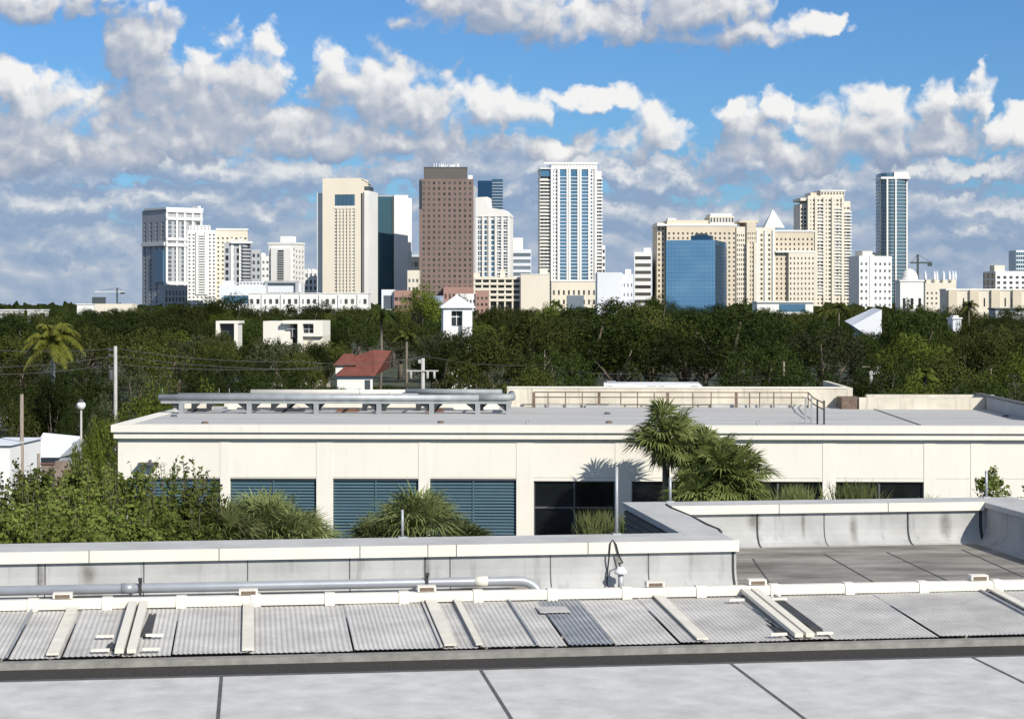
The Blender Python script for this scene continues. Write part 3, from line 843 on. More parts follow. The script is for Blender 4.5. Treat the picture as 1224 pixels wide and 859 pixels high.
for px in (232, 250, 304, 327, 346, 381, 436, 459, 500, 522, 575):  # back row: its shade is put into the dark colour
    x = MF.x(px, by); s = MB(); s.box(x - .11, x + .11, by - .11, by + .11, ZT - .03, zc - .241); s.build('leg', 'rack_dark_shade', rk)
    s = MB(); s.quad((x + .112, by, zc - .6), (x + .5, by, zc - .242), (x + .112, by, zc - .242)).quad((x + .112, by + .05, zc - .6), (x + .112, by + .05, zc - .242), (x + .5, by + .05, zc - .242)).quad((x + .112, by, zc - .6), (x + .112, by + .05, zc - .6), (x + .5, by + .05, zc - .242), (x + .5, by, zc - .242)); s.build('bracket', 'rack_dark_shade', rk)
for px in (194, 262, 274, 430, 465):
    x = MF.x(px, fy); s = MB(); s.tube([(x, fy, zc + .12), (x, fy, zc + .42)], .015, 5); s.build('pin', 'rack_grey', rk)
for px, w_ in ((237, .9), (347, 1.3), (520, .8), (416, 1.0)):
    x = MF.x(px, 10.5); s = MB(); s.box(x - w_ / 2, x + w_ / 2, 10.2, 10.9, ZT - .03, ZT + .10); s.build('sleeper', 'rust' if px > 400 else 'rack_dark_shade', rk)
for xa, xb_, zz in ((272, 352, 479), (358, 372, 483), (388, 596, 480.5)):
    s = MB(); s.box(MF.x(xa, 12.6), MF.x(xb_, 12.6), 12.6, 13.4, ZT - .03, MF.z(zz, 0, 12.6)); s.build('roof_curb', 'cream_stucco', mid)
ub = thing('roof_fan_unit', 'small white box fan unit under the left end of the duct rack', 'fan unit', (MF.o.x, MF.o.y, 0), MF.a)
x = MF.x(226, 12.5)
s = MB(); s.box(x - .3, x + .3, 12.2, 12.8, ZT - .03, ZT + .5); s.build('housing', 'cream_paint', ub)
s = MB(); s.box(x + .45, x + 1.1, 12.2, 12.8, ZT - .03, ZT + .62); s.build('housing', 'cream_paint', ub)
s = MB(); s.box(x + .35, x + 1.2, 12.1, 12.9, ZT + .621, ZT + .68); s.build('lid', 'rack_dark_shade', ub)

# ------------------------------------------------------------------ skyline
PANES = {}


def pane_mesh(wd, ht, m):
    k = (round(wd, 2), round(ht, 2), m)
    if k not in PANES:
        b = MB(); b.box(-wd / 2, wd / 2, -.04, .04, -ht / 2, ht / 2); PANES[k] = b.mesh('window', m)
    return PANES[k]


class Tower:
    """a building far off: its front runs from photo column xa to xb; a side face may be seen out to column xs"""
    def __init__(s, name, label, xa, xb, D, rot=0, xs=None, dep=30, cat='building', group=None):
        s.f = Frame(xa, D, rot)
        s.root = thing(name, label, cat, (s.f.o.x, s.f.o.y, 0), s.f.a, group)
        s.W = s.f.x(xb)
        s.dep = dep
        if xs is not None:
            s.dep = abs(s.f.y(xs, 0 if xs < xa else s.W))
        s.count = {}
        s.extra = {}
    def z(s, py, x=None, y=0): return s.f.z(py, s.W / 2 if x is None else x, y)
    def x(s, px, y=0): return s.f.x(px, y)
    def piece(s, name, mb_fn, m):
        """one countable piece as a part; past 96 of a kind the rest share one mesh"""
        n = s.count.get(name, 0)
        if n < 96:
            s.count[name] = n + 1
            b = MB(); mb_fn(b); return b.build(name, m, s.root)
        mb_fn(s.extra.setdefault((name, m), MB()))
    def window(s, c, ang, wd, ht, m):
        n = s.count.get('window', 0)
        if n < 96:
            s.count['window'] = n + 1
            return link('window', pane_mesh(wd, ht, m), s.root, c, ang)
        b = s.extra.setdefault(('window', m), MB())
        ca, sa = math.cos(ang), math.sin(ang)
        i = len(b.v)
        for z in (-ht / 2, ht / 2):
            for u, v in ((-wd / 2, -.04), (wd / 2, -.04), (wd / 2, .04), (-wd / 2, .04)):
                b.v.append((c[0] + u * ca - v * sa, c[1] + u * sa + v * ca, c[2] + z))
        b.f += [tuple(i + k for k in q) for q in ((3, 2, 1, 0), (4, 5, 6, 7), (0, 1, 5, 4), (1, 2, 6, 5), (2, 3, 7, 6), (3, 0, 4, 7))]
    def face(s, wmb, p0, p1, z0, z1, spec):
        """wall from p0 to p1 (left to right seen from outside), with recessed openings"""
        p0, p1 = Vector(p0), Vector(p1); L = (p1 - p0).length; e = (p1 - p0) / L; n = Vector((e.y, -e.x)); ang = math.atan2(e.y, e.x)
        def pt(u, z, d=0.0):
            q = p0 + e * u - n * d
            return (q.x, q.y, z)
        if not spec:
            wmb.quad(pt(0, z0), pt(L, z0), pt(L, z1), pt(0, z1)); return
        for sp in (spec if isinstance(spec, list) else [spec]):
            pass
        sp = spec
        nc, nr, wf, hf, gm = sp[:5]
        top, bot = (sp[5], sp[6]) if len(sp) > 6 else (.03, .02)
        a0, a1 = (sp[7], sp[8]) if len(sp) > 8 else (0.0, 1.0)       # horizontal span of the window field
        rec = .35
        zb_, zt_ = z0 + (z1 - z0) * bot, z1 - (z1 - z0) * top
        u0, u1 = L * a0, L * a1
        wmb.quad(pt(0, zt_), pt(L, zt_), pt(L, z1), pt(0, z1)); wmb.quad(pt(0, z0), pt(L, z0), pt(L, zb_), pt(0, zb_))
        if u0 > 0: wmb.quad(pt(0, zb_), pt(u0, zb_), pt(u0, zt_), pt(0, zt_))
        if u1 < L: wmb.quad(pt(u1, zb_), pt(L, zb_), pt(L, zt_), pt(u1, zt_))
        cw, chh = (u1 - u0) / nc, (zt_ - zb_) / nr
        for r in range(nr):
            za = zb_ + r * chh; zw0 = za + chh * (1 - hf) * .5; zw1 = zw0 + chh * hf; zn = za + chh
            wmb.quad(pt(u0, za), pt(u1, za), pt(u1, zw0), pt(u0, zw0)); wmb.quad(pt(u0, zw1), pt(u1, zw1), pt(u1, zn), pt(u0, zn))
            prev = u0
            for c_ in range(nc):
                a = u0 + c_ * cw + cw * (1 - wf) * .5; b = a + cw * wf
                wmb.quad(pt(prev, zw0), pt(a, zw0), pt(a, zw1), pt(prev, zw1)); prev = b
                wmb.quad(pt(a, zw0), pt(b, zw0), pt(b, zw0, rec), pt(a, zw0, rec)); wmb.quad(pt(a, zw1, rec), pt(b, zw1, rec), pt(b, zw1), pt(a, zw1))
                wmb.quad(pt(a, zw0), pt(a, zw0, rec), pt(a, zw1, rec), pt(a, zw1)); wmb.quad(pt(b, zw0, rec), pt(b, zw0), pt(b, zw1), pt(b, zw1, rec))
                s.window(Vector(pt((a + b) / 2, (zw0 + zw1) / 2, rec)), ang, b - a, zw1 - zw0, gm)
            wmb.quad(pt(prev, zw0), pt(u1, zw0), pt(u1, zw1), pt(prev, zw1))
    def block(s, x0, x1, y0, y1, z0, z1, m, front=None, left=None, right=None, name='wall'):
        b = MB()
        s.face(b, (x0, y0), (x1, y0), z0, z1, front)
        s.face(b, (x0, y1), (x0, y0), z0, z1, left)
        s.face(b, (x1, y0), (x1, y1), z0, z1, right)
        s.face(b, (x1, y1), (x0, y1), z0, z1, None)
        b.quad((x0, y0, z1), (x1, y0, z1), (x1, y1, z1), (x0, y1, z1))
        return b.build(name, m, s.root)
    def box(s, name, x0, x1, y0, y1, z0, z1, m):
        b = MB(); b.box(x0, x1, y0, y1, z0, z1); return b.build(name, m, s.root)
    def floors(s, x0, x1, y0, y1, z0, z1, n, m, th=.5, rail=1.1, name='balcony'):
        """a balcony slab with its solid parapet on every floor"""
        for k in range(n):
            z = z0 + (z1 - z0) * k / n
            def fn(b):
                b.box(x0, x1, y0, y1, z, z + th)
                if rail: b.box(x0, x1, y0 - .12, y0 - .001, z, z + rail)
            s.piece(name, fn, m)
    def piers(s, xs, w, y0, y1, z0, z1, m, name='pier'):
        for x in xs: s.box(name, x - w / 2, x + w / 2, y0, y1, z0, z1, m)
    def bands(s, pys, hpx, x0, x1, y0, y1, m, name='band'):
        for py in pys: s.box(name, x0, x1, y0, y1, s.z(py + hpx), s.z(py), m)
    def done(s):
        for (name, m), b in s.extra.items():
            o = b.build(name, m, s.root); o['kind'] = 'stuff'


def lin(a, b, n): return [a + (b - a) * k / (n - 1) for k in range(n)]


# -- grey-white apartment tower with two slabs
t = Tower('apartment_tower', 'tall grey and white apartment tower, leftmost of the skyline, with thick white floor bands', 198, 241, 1250, 41, xs=170)
W, D_ = t.W, t.dep
t.block(0, W, 0, D_, 0, t.z(251), 't_grey', (5, 26, .62, .74, 'g_grey', .06, .0), (4, 26, .34, .78, 'g_grey', .10, 0))
t.piers([.6, W * .30, W * .52, W * .74, W - .6], 1.5, -.7, -.01, 0, t.z(254), 't_white')
t.bands([251, 260, 284.5, 291.5, 337], 3.4, -.2, W + .2, -1.2, -.72, 't_white')
t.box('roof_slab', -.5, W + .6, -1.3, D_ * .9, t.z(251), t.z(248.5), 't_white')
t.box('roof_fin', W - 2.2, W, 1, 8, t.z(248.5), t.z(245.5), 't_white')
t.bands([289], 3, 0, 0, 0, 0, 't_white') if False else None
t.box('band', -1.0, -.02, .5, D_, t.z(294), t.z(290), 't_white')
t.box('glass_bay', -1.0, -.03, D_ * .06, D_ * .42, t.z(337), t.z(299), 'g_blue')
t.block(-6, W * .62, -9, -1.4, 0, t.z(341.5), 't_grey', (9, 4, .55, .7, 'g_grey', .1, .3), None, None, 'podium')
t.block(W * .63, W + 8, -7, -1.4, 0, t.z(340), 't_grey', (6, 4, .5, .7, 'g_grey', .1, .3), None, None, 'podium')
t.done()

# -- cream balcony tower and its curved wing
t = Tower('balcony_tower', 'cream white apartment tower with a dense grid of windows, right of the grey leftmost tower', 224, 258, 1180, 8, dep=24)
W = t.W
t.block(0, W, 0, t.dep, 0, t.z(275), 't_white', (7, 25, .46, .42, 'g_brown', .03, .05))
t.block(1, W - 3.5, 2, t.dep, t.z(275), t.z(269), 't_white', (6, 2, .4, .4, 'g_brown'), None, None, 'penthouse')
t.piers([W * .34, W * .66], 1.6, -.9, -.01, t.z(352), t.z(277), 't_white')
t.floors(W * .37, W * .63, -.75, -.02, t.z(352), t.z(279), 24, 't_white', .35, .9)
x2 = t.x(296, 6)
t.block(W + .02, x2, 6, 24, 0, t.z(274.5), 't_cream', (7, 20, .42, .42, 'g_brown', .06, .05))
t.box('roof_slab', W + .03, x2 + .4, 5.6, 24, t.z(274.5), t.z(272.5), 't_white')
t.done()
t = Tower('curved_tower', 'grey residential block with dark rounded balconies in front of the cream balcony tower', 268, 288, 1120, 6, dep=18)
W = t.W
t.block(0, W, 0, t.dep, 0, t.z(290), 't_grey', (3, 11, .55, .66, 'g_dark', .05, .05))
t.piers([W * .48, W * .98], 1.7, -.6, -.01, 0, t.z(285), 't_white')
xe = t.x(299, 2)
b = MB(); b.prism([(W + .01, -.5)] + [(W + (xe - W) * math.sin(R(a)), 6 - 7.5 * math.cos(R(a))) for a in (15, 35, 55, 75, 90)] + [(xe, 16), (W + .01, 16)], 0, t.z(291)); b.build('curved_bay', 'g_grey', t.root)
for k in range(15):
    z = t.z(352) + (t.z(291) - t.z(352)) * k / 15
    t.piece('balcony', lambda b: b.prism([(W + .01, -1.0)] + [(W + (xe + .6 - W) * math.sin(R(a)), 6 - 8.1 * math.cos(R(a))) for a in (15, 35, 55, 75, 90)] + [(xe + .6, 15), (W + .01, 15)], z, z + .9), 't_grey')
t.box('roof_slab', W * .4, xe + 1.2, -2, 15, t.z(291), t.z(288.5), 't_white')
t.block(xe + .7, xe + 6, 4, 20, 0, t.z(298), 't_grey', (2, 11, .5, .5, 'g_dark'), None, None, 'wall')
t.done()

t = Tower('cream_block', 'low cream apartment block half hidden between the curved grey tower and the white stepped tower', 303, 322, 1330, 0, dep=16)
t.block(0, t.W, 0, t.dep, 0, t.z(306), 't_white', (4, 9, .5, .35, 'g_grey', .04, .1)); t.box('penthouse', 2, t.W - 4, 3, 12, t.z(306), t.z(302), 't_white'); t.done()

# -- white stepped tower
t = Tower('stepped_tower', 'white stepped tower with one dark central window strip, left of the cream ribbed tower', 321, 353, 1240, -14, xs=364)
W = t.W
t.block(0, W, 0, t.dep, 0, t.z(292), 't_white', (9, 14, .34, .5, 'g_brown', .03, .05), None, (3, 14, .4, .45, 'g_brown', .05, .05))
t.block(W * .12, W * .86, -1.6, -.02, 0, t.z(297), 't_white', None, None, None, 'front_slab')
t.box('dark_strip', W * .38, W * .60, -1.75, -1.62, t.z(335), t.z(299), 'g_dark')
t.floors(W * .38, W * .60, -2.1, -1.76, t.z(335), t.z(300), 13, 't_grey', .3, .7)
t.block(W * .36, W * .74, 4, 14, t.z(292), t.z(282), 't_white', None, None, None, 'penthouse')
t.box('roof_slab', -.4, W + .4, -.4, t.dep, t.z(292), t.z(289.5), 't_white')
t.done()
t = Tower('pale_block', 'small pale apartment block squeezed between the stepped tower and the cream ribbed tower', 364, 379, 1300, 0, dep=14)
t.block(0, t.W, 0, t.dep, 0, t.z(322), 't_white', (3, 6, .6, .6, 'g_grey', .05, .3)); t.piers([t.W * .34, t.W * .68], 1.4, -.5, -.01, 0, t.z(321), 't_white'); t.done()

# -- civic buildings at the foot
t = Tower('civic_building', 'low white civic building with a blue window strip below the white stepped tower', 262, 318, 1000, 3, dep=22)
W = t.W
t.block(0, W, 0, t.dep, 0, t.z(341), 't_cool', (1, 1, .82, .9, 'g_blue', .20, .62))
t.block(W * .05, W * .3, 3, 18, t.z(341), t.z(335.5), 't_cool', None, None, None, 'upper_storey')
t.block(W * .42, W * 1.0, 2, 18, t.z(341), t.z(336.5), 't_cool', (8, 1, .7, .4, 'g_grey'), None, None, 'upper_storey')
t.block(W + .02, W * 1.75, 2, 20, 0, t.z(338), 't_cool', (10, 2, .8, .55, 'g_grey', .15, .55))
t.box('roof_slab', W * .98, W * 1.66, 0, 20, t.z(338), t.z(335.5), 't_grey')
t.piers([W * 1.0, W * 1.66], 1.6, .2, 1.6, 0, t.z(338), 't_grey', 'column')
t.done()
t = Tower('arcade_building', 'long low white building with square openings at the foot of the cream ribbed tower', 297, 440, 930, 0, dep=18)
t.block(0, t.W, 0, t.dep, 0, t.z(351), 't_white', (19, 2, .5, .48, 'g_brown', .06, .45))
t.box('coping', -.2, t.W + .2, -.3, t.dep, t.z(351), t.z(350), 't_white')
for k in range(6): t.box('pier', t.W * (.12 + .16 * k) - .6, t.W * (.12 + .16 * k) + .6, -.6, -.01, 0, t.z(352), 't_white')
t.done()

# -- cream ribbed tower
t = Tower('ribbed_tower', 'broad cream stone tower with a high blue window and vertical window ribs', 385.5, 431, 1120, -9, xs=445)
W = t.W
b = MB()
x0, x1 = t.x(400), t.x(424); zb_, zt_ = t.z(351), t.z(250); zw0, zw1 = t.z(246), t.z(232.5)
b.box(0, x0, 0, .6, 0, t.z(213)); b.box(x1, W, 0, .6, 0, t.z(213)); b.box(x0, x1, 0, .6, zw1, t.z(213)); b.box(x0, x1, 0, .6, zt_, zw0); b.box(x0, x1, 0, .6, 0, zb_)
b.build('wall', 't_ivory', t.root)
t.box('core', .02, W - .02, .61, t.dep * .66, 0, t.z(213.2), 't_ivory')
t.box('window', x0 + .05, x1 - .05, .30, .5, zw0 + .05, zw1 - .05, 'g_blue')
for k in range(4): t.box('mullion', x0 + (x1 - x0) * (k + 1) / 5 - .12, x0 + (x1 - x0) * (k + 1) / 5 + .12, .2, .31, zw0 + .06, zw1 - .06, 'steel_dark')
n = 6
for k in range(n):
    a = x0 + (x1 - x0) * k / n; bb = x0 + (x1 - x0) * (k + 1) / n
    if k: t.box('rib', a - .55, a + .55, -.25, .5, zb_ + .05, zt_ - .05, 't_ivory')
    t.box('window_strip', a + .56 if k else a + .05, bb - .56 if k < n - 1 else bb - .05, .32, .5, zb_ + .06, zt_ - .06, 'g_grey')
for k in range(26):
    z = zb_ + (zt_ - zb_) * (k + .5) / 26; t.piece('spandrel', lambda b: b.box(x0 + .06, x1 - .06, .28, .33, z - .5, z + .5), 't_cream')
t.box('band', x0 - .6, x1 + .6, -.2, -.01, t.z(249), t.z(247.5), 't_white')
xl = t.x(379.5, 5)
t.box('side_wing', xl, -.02, 4, 20, 0, t.z(230), 't_white')
t.block(W + .9, W + 3.4, t.dep * .18, t.dep, 0, t.z(229, W, t.dep * .5), 't_white', None, None, None, 'side_wing')
t.box('dark_recess', W + .01, W + .8, .8, t.dep * .55, 0, t.z(231), 'g_dark')
t.box('side_wing', W - .1, W + 3.3, t.dep * .60, t.dep + .6, 0, t.z(228.8, W, t.dep), 't_white') if False else None
b = MB(); za, zc_ = t.z(213.4), t.z(221, W, t.dep)
b.v = [(W - 3, 1, za - .3), (W + .3, 1, za - .3), (W + .3, t.dep, zc_ - .3), (W - 3, t.dep, zc_ - .3), (W - 3, 1, za), (W + .3, 1, za), (W + .3, t.dep, zc_), (W - 3, t.dep, zc_)]
b.f = [(3, 2, 1, 0), (4, 5, 6, 7), (0, 1, 5, 4), (1, 2, 6, 5), (2, 3, 7, 6), (3, 0, 4, 7)]
b.build('sloped_cap', 't_ivory', t.root)
t.box('dark_recess_top', W - 2, W + 2.8, t.dep * .3, t.dep * .7, t.z(229), t.z(222), 'steel_dark')  # dark box filling the top of the side recess
t.done()

# -- teal glass tower with the white flank
t = Tower('teal_tower', 'teal glass office tower with a plain white flank, between the ribbed and the brown towers', 445, 470, 1215, 12, dep=26)
W = t.W; xw = t.x(487.5)
t.box('curtain_wall', 0, W, 0, 22, 0, t.z(235), 'g_teal')
for k in range(26):
    z = t.z(347) + (t.z(236) - t.z(347)) * k / 26; t.piece('mullion', lambda b: b.box(.05, W - .9, -.08, -.01, z, z + .25), 'steel_dark')
for k in range(6): t.box('mullion_post', W * k / 6 + .1, W * k / 6 + .25, -.12, -.081, 0, t.z(235.3), 'steel_dark')
t.box('coping', -.1, W + .1, -.2, 22, t.z(235), t.z(233.6), 't_grey')
t.box('dark_edge', W - .85, W + .35, -.3, -.121, 0, t.z(234.8), 'steel_dark')
t.block(W + .4, xw, -1, 26, 0, t.z(233), 't_white', None, None, None, 'flank_wall')
t.block(xw + .02, t.x(491.5, 6), 4, 26, 0, t.z(236), 't_white', None, None, None, 'flank_wall')
t.box('lower_glass', W + .42, xw - .4, -1.5, -1.02, 0, t.z(301), 'g_grey') if False else None
t.done()
t = Tower('dark_block', 'small dark block seen in the gap left of the brown tower', 489, 500, 1320, 0, dep=12)
t.block(0, t.W, 0, 12, 0, t.z(307), 'steel_dark', (2, 3, .7, .6, 'g_dark', .05, .6)); t.box('coping', -.3, t.W + .3, -.3, 12, t.z(307), t.z(304.5), 'far_pale'); t.done()
t = Tower('pale_annex', 'small pale low annex below the dark block beside the brown tower', 487, 501, 1080, 0, dep=12)
t.block(0, t.W, 0, 12, 0, t.z(323), 't_cream', (3, 3, .5, .4, 'g_grey', .1, .5)); t.done()

# -- brown tower
t = Tower('brown_tower', 'massive brown office tower with a grid of small square windows and white rooftop sign', 501, 566, 1135, 1.5, dep=38)
W = t.W
t.block(0, W, 0, t.dep, t.z(353), t.z(214), 't_brown', (10, 21, .42, .50, 'g_brown', .012, .0, .035, .985))
t.block(W * .085, W * .885, .8, t.dep - 2, t.z(214) + .02, t.z(200.5), 't_brown_cap', None, None, None, 'crown')
t.box('coping', W * .08, W * .89, .5, t.dep - 2, t.z(200.5), t.z(199.6), 't_brown_cap')
t.box('corner_notch', -.06, W * .055, -.10, -.01, t.z(250), t.z(216), 'g_dark')  # flat dark plate on the wall stands in for a corner recess
t.box('roof_tank', W * .90, W * .985, 6, 16, t.z(214), t.z(208.5), 't_white')
t.box('corner_strip', W + .01, W + 1.2, .5, 6, t.z(353), t.z(222), 't_grey')
t.block(-3, W + 14, -6, -.05, 0, t.z(342), 't_brown', (16, 2, .45, .5, 'g_brown', .04, .62), None, None, 'podium') if False else None
t.block(W * .45, W * 1.42, -8, -.1, 0, t.z(343), 't_pink', (13, 2, .42, .5, 'g_brown', .1, .45), None, None, 'podium')
sg = MB()      # white rooftop sign, too far off to be read: uneven small letter-like shapes
random.seed(5)
x = W * .27
while x < W * .72:
    wd = random.uniform(.7, 1.5); h = random.uniform(1.2, 2.4)
    sg.box(x, x + .35, 1.0, 1.2, t.z(199.4), t.z(199.4) + h)
    if random.random() < .6: sg.box(x + .36, x + wd, 1.0, 1.2, t.z(199.4), t.z(199.4) + h * random.uniform(.3, .9))
    x += wd + .25
sg.build('rooftop_sign', 'lamp_white', t.root)
t.done()

# -- blue glass tower and white slant-roofed tower
t = Tower('blue_tower', 'slim blue glass tower behind the white slant-roofed tower', 571, 588, 1500, 0, dep=20)
W = t.W; x2 = t.x(601)
t.box('curtain_wall', 0, W, 0, 20, 0, t.z(216), 'g_deep'); t.box('curtain_wall', W + .02, x2, 1.5, 20, 0, t.z(214), 'g_blue')
for k in range(14): z = t.z(265) + (t.z(215) - t.z(265)) * k / 14; t.piece('floor_line', lambda b: b.box(W + .05, x2 + .05, 1.2, 1.49, z, z + .4), 'far_pale')
t.done()
t = Tower('slant_roof_tower', 'white and blue tower with a sloping white roof, right beside the brown tower', 569, 609, 1190, -6, dep=22)
W = t.W
t.block(0, W, 0, 22, 0, t.z(258), 't_white', (9, 20, .86, .78, 'g_blue', .03, .05))
t.piers(lin(.5, W - .4, 6), 1.5, -.7, -.01, 0, t.z(256), 't_white')
b = MB(); za, zc_, z0 = t.z(236), t.z(257), t.z(259)
b.v = [(-.3, -.9, z0), (W + .3, -.9, z0), (W + .3, 22, z0), (-.3, 22, z0), (-.3, -.9, za), (W * .34, -.9, za + .4), (W * .36, -.9, t.z(248)), (W * .85, -.9, t.z(251)), (W + .3, -.9, zc_),
       (-.3, 22, za), (W * .34, 22, za + .4), (W * .36, 22, t.z(248)), (W * .85, 22, t.z(251)), (W + .3, 22, zc_)]
b.f = [(0, 1, 8, 7, 6, 5, 4), (3, 9, 10, 11, 12, 13, 2), (0, 4, 9, 3), (4, 5, 10, 9), (5, 6, 11, 10), (6, 7, 12, 11), (7, 8, 13, 12), (1, 2, 13, 8), (0, 3, 2, 1)]
b.build('slanted_roof', 't_white', t.root)
t.floors(W * .62, W * .98, -.6, -.02, t.z(330), t.z(262), 19, 't_white', .3, .5)
t.done()
t = Tower('banded_block', 'grey glass block with a white roof box, just left of the tall white condominium', 609, 635, 1380, 0, dep=18)
W = t.W
t.block(0, W, 0, 18, 0, t.z(298), 't_cool', (1, 8, .94, .55, 'g_grey', .03, .3)); t.block(W * .1, W * .62, 2, 16, t.z(298) + .01, t.z(284), 't_white', None, None, None, 'roof_box'); t.done()

# -- car park and cream hall below
t = Tower('parking_garage', 'cream parking garage with long open decks below the white slant-roofed tower', 566, 623, 980, 0, dep=24)
W = t.W
for k, py in enumerate((331, 337.5, 344, 350.5, 357)): t.box('deck', 0, W, 0, 24, t.z(py + 3.0), t.z(py), 't_cream')
t.box('inner_core', .4, W - .4, 2.5, 23.6, 0, t.z(332), 'g_brown')
t.piers(lin(.5, W - .5, 7), .8, .2, 1.2, 0, t.z(331.5), 't_cream', 'column')
t.box('stair_box', W * .56, W * .66, 2, 10, t.z(331), t.z(322), 't_cream'); t.box('stair_box', 0, W * .12, 2, 8, t.z(331), t.z(326), 't_cream')
t.done()
t = Tower('windowless_hall', 'plain cream windowless hall between the parking garage and the tall white condominium', 622.5, 657, 975, 0, dep=24)
t.block(0, t.W, 0, 24, 0, t.z(328), 't_cream', (6, 1, .8, .9, 'g_brown', .80, .17)); t.box('roof_box', t.W * .66, t.W * .93, 3, 12, t.z(328), t.z(322.5), 't_cream'); t.box('coping', -.2, t.W + .2, -.2, 24, t.z(328), t.z(327.2), 't_white'); t.done()
t = Tower('brick_annex', 'small pinkish brick annex with white gridded screen left of the parking garage foot', 545, 584, 900, 0, dep=14)
t.block(0, t.W * .6, 0, 14, 0, t.z(351), 't_white', (6, 3, .6, .5, 'g_grey', .1, .45)); t.block(t.W * .6 + .02, t.W, -1, 14, 0, t.z(347), 't_pink', (3, 3, .5, .4, 'g_brown', .1, .5)); t.done()
t = Tower('pink_block', 'low pinkish block with open floors at the foot of the teal tower', 471, 503, 900, 0, dep=14)
t.block(0, t.W, 0, 14, 0, t.z(347), 't_pink', (6, 3, .8, .45, 'g_brown', .1, .4)); t.block(-6, -.02, 2, 12, 0, t.z(346), 't_cool', (1, 2, .7, .6, 'g_grey'), None, None, 'annex'); t.done()

# -- tall white condominium
t = Tower('white_condominium', 'tallest white condominium tower with blue glass columns and balcony floors', 659, 713, 1200, 3, dep=26)
W = t.W
t.block(0, W, 0, 26, 0, t.z(196.5), 't_white', (13, 40, .60, .60, 'g_grey', .035, .05))
t.piers([.4, W * .16, W * .36, W * .40, W * .60, W * .64, W * .84, W - .6], 1.5, -.8, -.01, 0, t.z(201), 't_white')
for a_, b_ in ((.175, .345), (.415, .585), (.655, .825)): t.box('glass_column', W * a_, W * b_, -.12, -.02, t.z(335), t.z(203), 'g_blue'); t.floors(W * a_, W * b_, -.5, -.121, t.z(335), t.z(208), 31, 't_cool', .45, 0)
xl = t.x(646, 2)
t.block(xl, -.02, 2, 24, 0, t.z(202), 't_cream', (3, 38, .8, .55, 'g_brown', .04, .05))
t.floors(xl - .6, -.05, .8, 1.98, t.z(335), t.z(212), 30, 't_white', .3, .8)
t.box('glass_lounge', xl, W * .22, .6, 22, t.z(211), t.z(202.5), 'g_blue')
t.box('roof_slab', xl - .3, W + .5, -.6, 24, t.z(202.3), t.z(200.8), 't_white')
for k in range(14): x = W * .1 + W * .9 * k / 13; t.box('roof_column', x - .3, x + .3, -.3, .3, t.z(200.8), t.z(196), 't_white')
t.box('roof_frame', xl + 2, W + .6, -.5, 1.0, t.z(196.4), t.z(194), 't_white')
t.box('plant_room', W * .2, W * .9, 3, 20, t.z(200.8), t.z(197), 'steel_dark')
xr_ = t.x(719, 3)
t.block(W + .02, xr_, 3, 24, 0, t.z(204), 't_white', (2, 36, .75, .55, 'g_dark', .05, .05))
t.floors(W + .05, xr_ + .6, 1.8, 2.98, t.z(335), t.z(210), 30, 't_white', .3, .8)
t.block(xr_ + .7, t.x(723, 8), 6, 22, 0, t.z(293), 't_white', (1, 12, .7, .5, 'g_dark'), None, None, 'lower_wing')
t.done()
t = Tower('condominium_podium', 'cream podium building with square windows at the foot of the tall white condominium', 659, 713, 1010, 0, dep=20)
t.block(0, t.W, 0, 20, 0, t.z(336.5), 't_cream', (9, 2, .36, .5, 'g_dark', .12, .52)); t.box('coping', -.2, t.W + .2, -.3, 20, t.z(336.5), t.z(335), 't_white')
t.box('glass_front', t.W * .35, t.W * .72, -.4, -.02, 0, t.z(353), 'g_grey'); t.done()
t = Tower('white_block', 'nearly windowless bluish white block right of the tall white condominium', 714, 744, 900, 0, dep=20)
W = t.W; x2 = t.x(757.5)
t.block(0, W, 0, 20, 0, t.z(325.5), 't_cool', (5, 2, .16, .16, 'g_dark', .70, .1)); t.block(W + .02, x2, 1.2, 20, 0, t.z(327.5), 't_cool', (3, 4, .26, .35, 'g_dark', .1, .3))
t.box('roof_box', W + 1.4, x2 - 1, 3, 9, t.z(327.5), t.z(321.5), 't_cool'); t.box('window_strip', W * .70, W * .80, -.1, -.01, t.z(346), t.z(328), 'g_dark') if False else None; t.done()
t = Tower('striped_block', 'office block with black and white horizontal window stripes left of the blue mirrored building', 758, 779, 1010, -4, xs=787)
t.block(0, t.W, 0, t.dep, 0, t.z(301), 't_white', (1, 11, .90, .46, 'g_brown', .03, .0), None, (3, 11, .5, .35, 'g_brown', .03, 0)); t.box('roof_box', t.W * .55, t.W * .95, 3, 12, t.z(301), t.z(296), 't_white'); t.done()

# -- long cream complex
t = Tower('cream_complex', 'wide cream and tan apartment complex with a white pyramid roof behind the blue mirrored building', 797, 880, 1150, 2, dep=34)
W = t.W
xA = t.x(785.5, 4)
t.block(xA, -.8, 4, 30, 0, t.z(266), 't_tan', (2, 19, .55, .5, 'g_brown', .03, .05)); t.box('corner_shaft', -.78, -.02, 2, 30, 0, t.z(266), 'g_dark')
t.block(0, W, 0, 34, 0, t.z(270), 't_tan', (15, 20, .40, .46, 'g_brown', .05, .05)); t.box('coping', xA - .5, W + .3, -.4, 30, t.z(270), t.z(267.6), 't_white')
t.block(.5, t.x(848), 3, 28, t.z(267.6), t.z(263), 't_tan', None, None, None, 'attic'); t.block(1, 6, 2.9, 12, t.z(263), t.z(260.5), 't_white', None, None, None, 'attic')
t.block(t.x(849), t.x(878), 2, 26, t.z(267.6), t.z(258), 't_cream', (8, 1, .6, .6, 'g_grey'), None, None, 'penthouse'); t.block(t.x(850), t.x(876), 3, 24, t.z(258), t.z(255), 't_white', None, None, None, 'penthouse')
x1, x2, x3, x4, x5, x6 = (t.x(p) for p in (884, 903, 926, 942, 973, 866))
